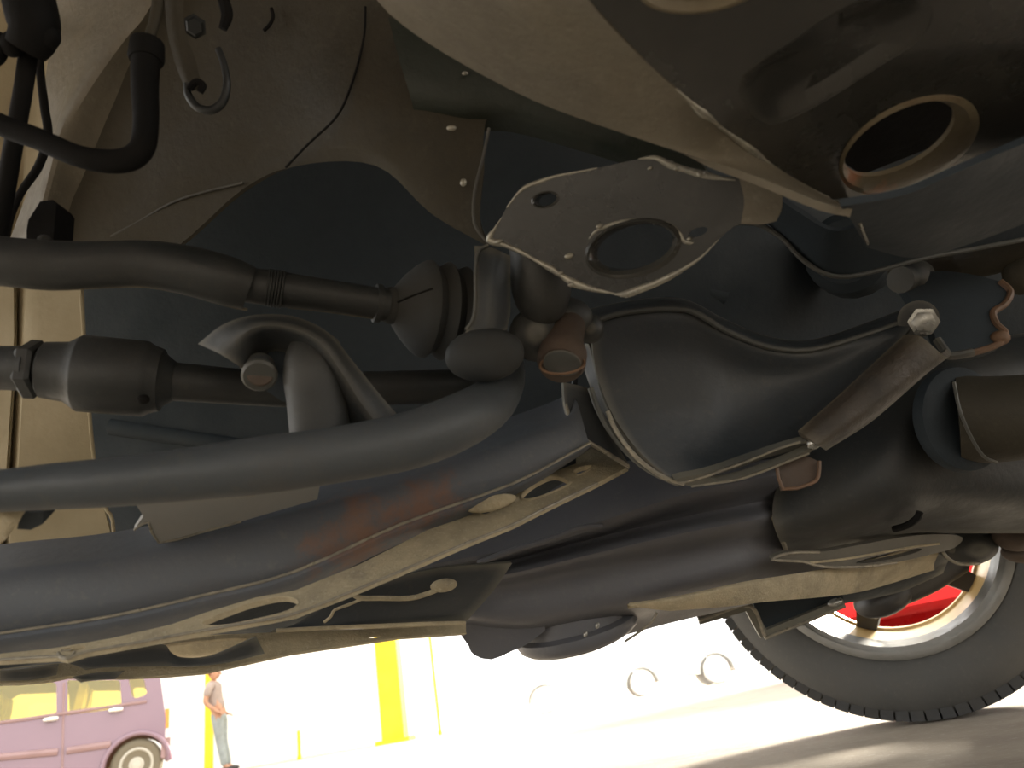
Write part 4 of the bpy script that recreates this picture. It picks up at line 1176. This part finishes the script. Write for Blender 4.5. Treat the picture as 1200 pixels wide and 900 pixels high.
per = bpy.data.objects.new('person', None)
per.location = loc
per.empty_display_size = .1
COL.objects.link(per)
per['label'] = 'person in a grey short-sleeved shirt and jeans standing with weight on one leg'
per['category'] = 'person'
hip = pp_(257, 848)
hip.z = .95
pel = V(hip.x, YP, .93)
chest = V(hip.x - .10, YP, 1.28)
neckb = V(hip.x - .11, YP, 1.44)
kneeL = V(hip.x + .04, YP - .06, .50)
ankL = V(hip.x + .14, YP - .08, .09)
kneeR = V(hip.x + .02, YP + .10, .50)
ankR = V(hip.x + .10, YP + .14, .09)
hipL, hipR = V(hip.x, YP - .09, .88), V(hip.x, YP + .09, .88)
shL, shR = V(hip.x - .10, YP - .17, 1.39), V(hip.x - .10, YP + .17, 1.39)
elL, elR = V(hip.x - .16, YP - .22, 1.13), V(hip.x - .14, YP + .22, 1.13)
wrL, wrR = V(hip.x + .0, YP - .19, .99), V(hip.x + .0, YP + .19, .96)
body_ch = [[(pel, (.15, .12)), (V(hip.x - .05, YP, 1.1), (.135, .115)), (chest, (.16, .12)), (neckb, (.07, .07)), (V(hip.x - .105, YP, 1.50), (.055, .055))],
           [(neckb, .07), (shL, .06), (elL, .045), (wrL, .033)], [(neckb, .07), (shR, .06), (elR, .045), (wrR, .033)],
           [(pel, .13), (hipL, .095), (kneeL, .062), (ankL, .045), (ankL + V(.13, -.01, -.05), .035)],
           [(pel, .13), (hipR, .095), (kneeR, .062), (ankR, .045), (ankR + V(.13, .01, -.05), .035)]]
for wv, s_ in ((wrL, 1), (wrR, -1)):
    pm_ = wv + V(.06, .01 * s_, -.045)
    body_ch.append([(wv, .033), (pm_, (.04, .02))])
    for k in range(4):
        b0 = pm_ + V(.01, .026 * (k - 1.5) * .8, 0)
        l_ = (.07, .08, .075, .06)[k]
        body_ch.append([(pm_, .03), (b0 + V(.03, 0, -.005), .010), (b0 + V(.03 + l_ * .5, 0, -.025), .009), (b0 + V(.03 + l_ * .8, 0, -.05), .008)])
    body_ch.append([(wv, .033), (wv + V(.04, .035 * s_, -.01), .012), (wv + V(.08, .05 * s_, -.03), .010)])
skinned('body', body_ch, M['skin'], per, loc, 1)
skinned('shirt', [[(V(hip.x - .01, YP, .95), (.165, .135)), (V(hip.x - .05, YP, 1.1), (.15, .128)), (chest, (.172, .132)), (neckb - V(0, 0, .03), (.09, .085))],
                  [(neckb - V(0, 0, .03), .09), (shL, .075), (shL.lerp(elL, .7), .066)], [(neckb - V(0, 0, .03), .09), (shR, .075), (shR.lerp(elR, .7), .066)]], M['shirt'], per, loc)
skinned('trousers', [[(pel + V(0, 0, .06), (.155, .13)), (pel - V(0, 0, .03), (.16, .135))], [(pel - V(0, 0, .03), .15), (hipL - V(0, 0, .02), .108), (kneeL, .075), (ankL, .065)], [(pel - V(0, 0, .03), .15), (hipR - V(0, 0, .02), .108), (kneeR, .075), (ankR, .065)]], M['jeans'], per, loc)
hc = V(hip.x - .09, YP, 1.60)
def ellip(c, a, b, h, n=20, m_=14, z0=-1, tilt=0):
    vs_, fs = [], []
    for i in range(m_ + 1):
        th = math.pi * i / m_
        for k in range(n):
            an = 2 * math.pi * k / n
            z = math.cos(th)
            tp_ = 1 - .18 * max(0, -z)
            vs_.append(c + V(a * math.sin(th) * math.cos(an) * tp_, b * math.sin(th) * math.sin(an) * tp_, h * z))
    for i in range(m_):
        for k in range(n):
            k2 = (k + 1) % n
            fs.append((i * n + k, i * n + k2, (i + 1) * n + k2, (i + 1) * n + k))
    return vs_, fs
hd = mesh_obj('head', join(ellip(hc, .098, .078, .118), tube([(hc + V(.09, 0, .02), .012), (hc + V(.112, 0, -.015), .017), (hc + V(.095, 0, -.03), .012)], 4, 8, px=False), ellip(hc + V(-.005, -.08, -.005), .02, .01, .032, 10, 8), ellip(hc + V(-.005, .08, -.005), .02, .01, .032, 10, 8)), M['skin'], loc, per)
mesh_obj('eye', join(ellip(hc + V(.085, -.033, .012), .012, .014, .010, 10, 8), ellip(hc + V(.085, .033, .012), .012, .014, .010, 10, 8)), M['shoe'], loc, hd)
mesh_obj('mouth', ellip(hc + V(.086, 0, -.058), .01, .028, .008, 10, 8), M['hair'], loc, hd)
mesh_obj('hair', ellip(hc + V(-.022, 0, .03), .098, .088, .105), M['hair'], loc, per)
for a in (ankL, ankR):
    mesh_obj('shoe', ellip(V(a.x + .05, a.y, .045), .145, .05, .048), M['shoe'], loc, per)
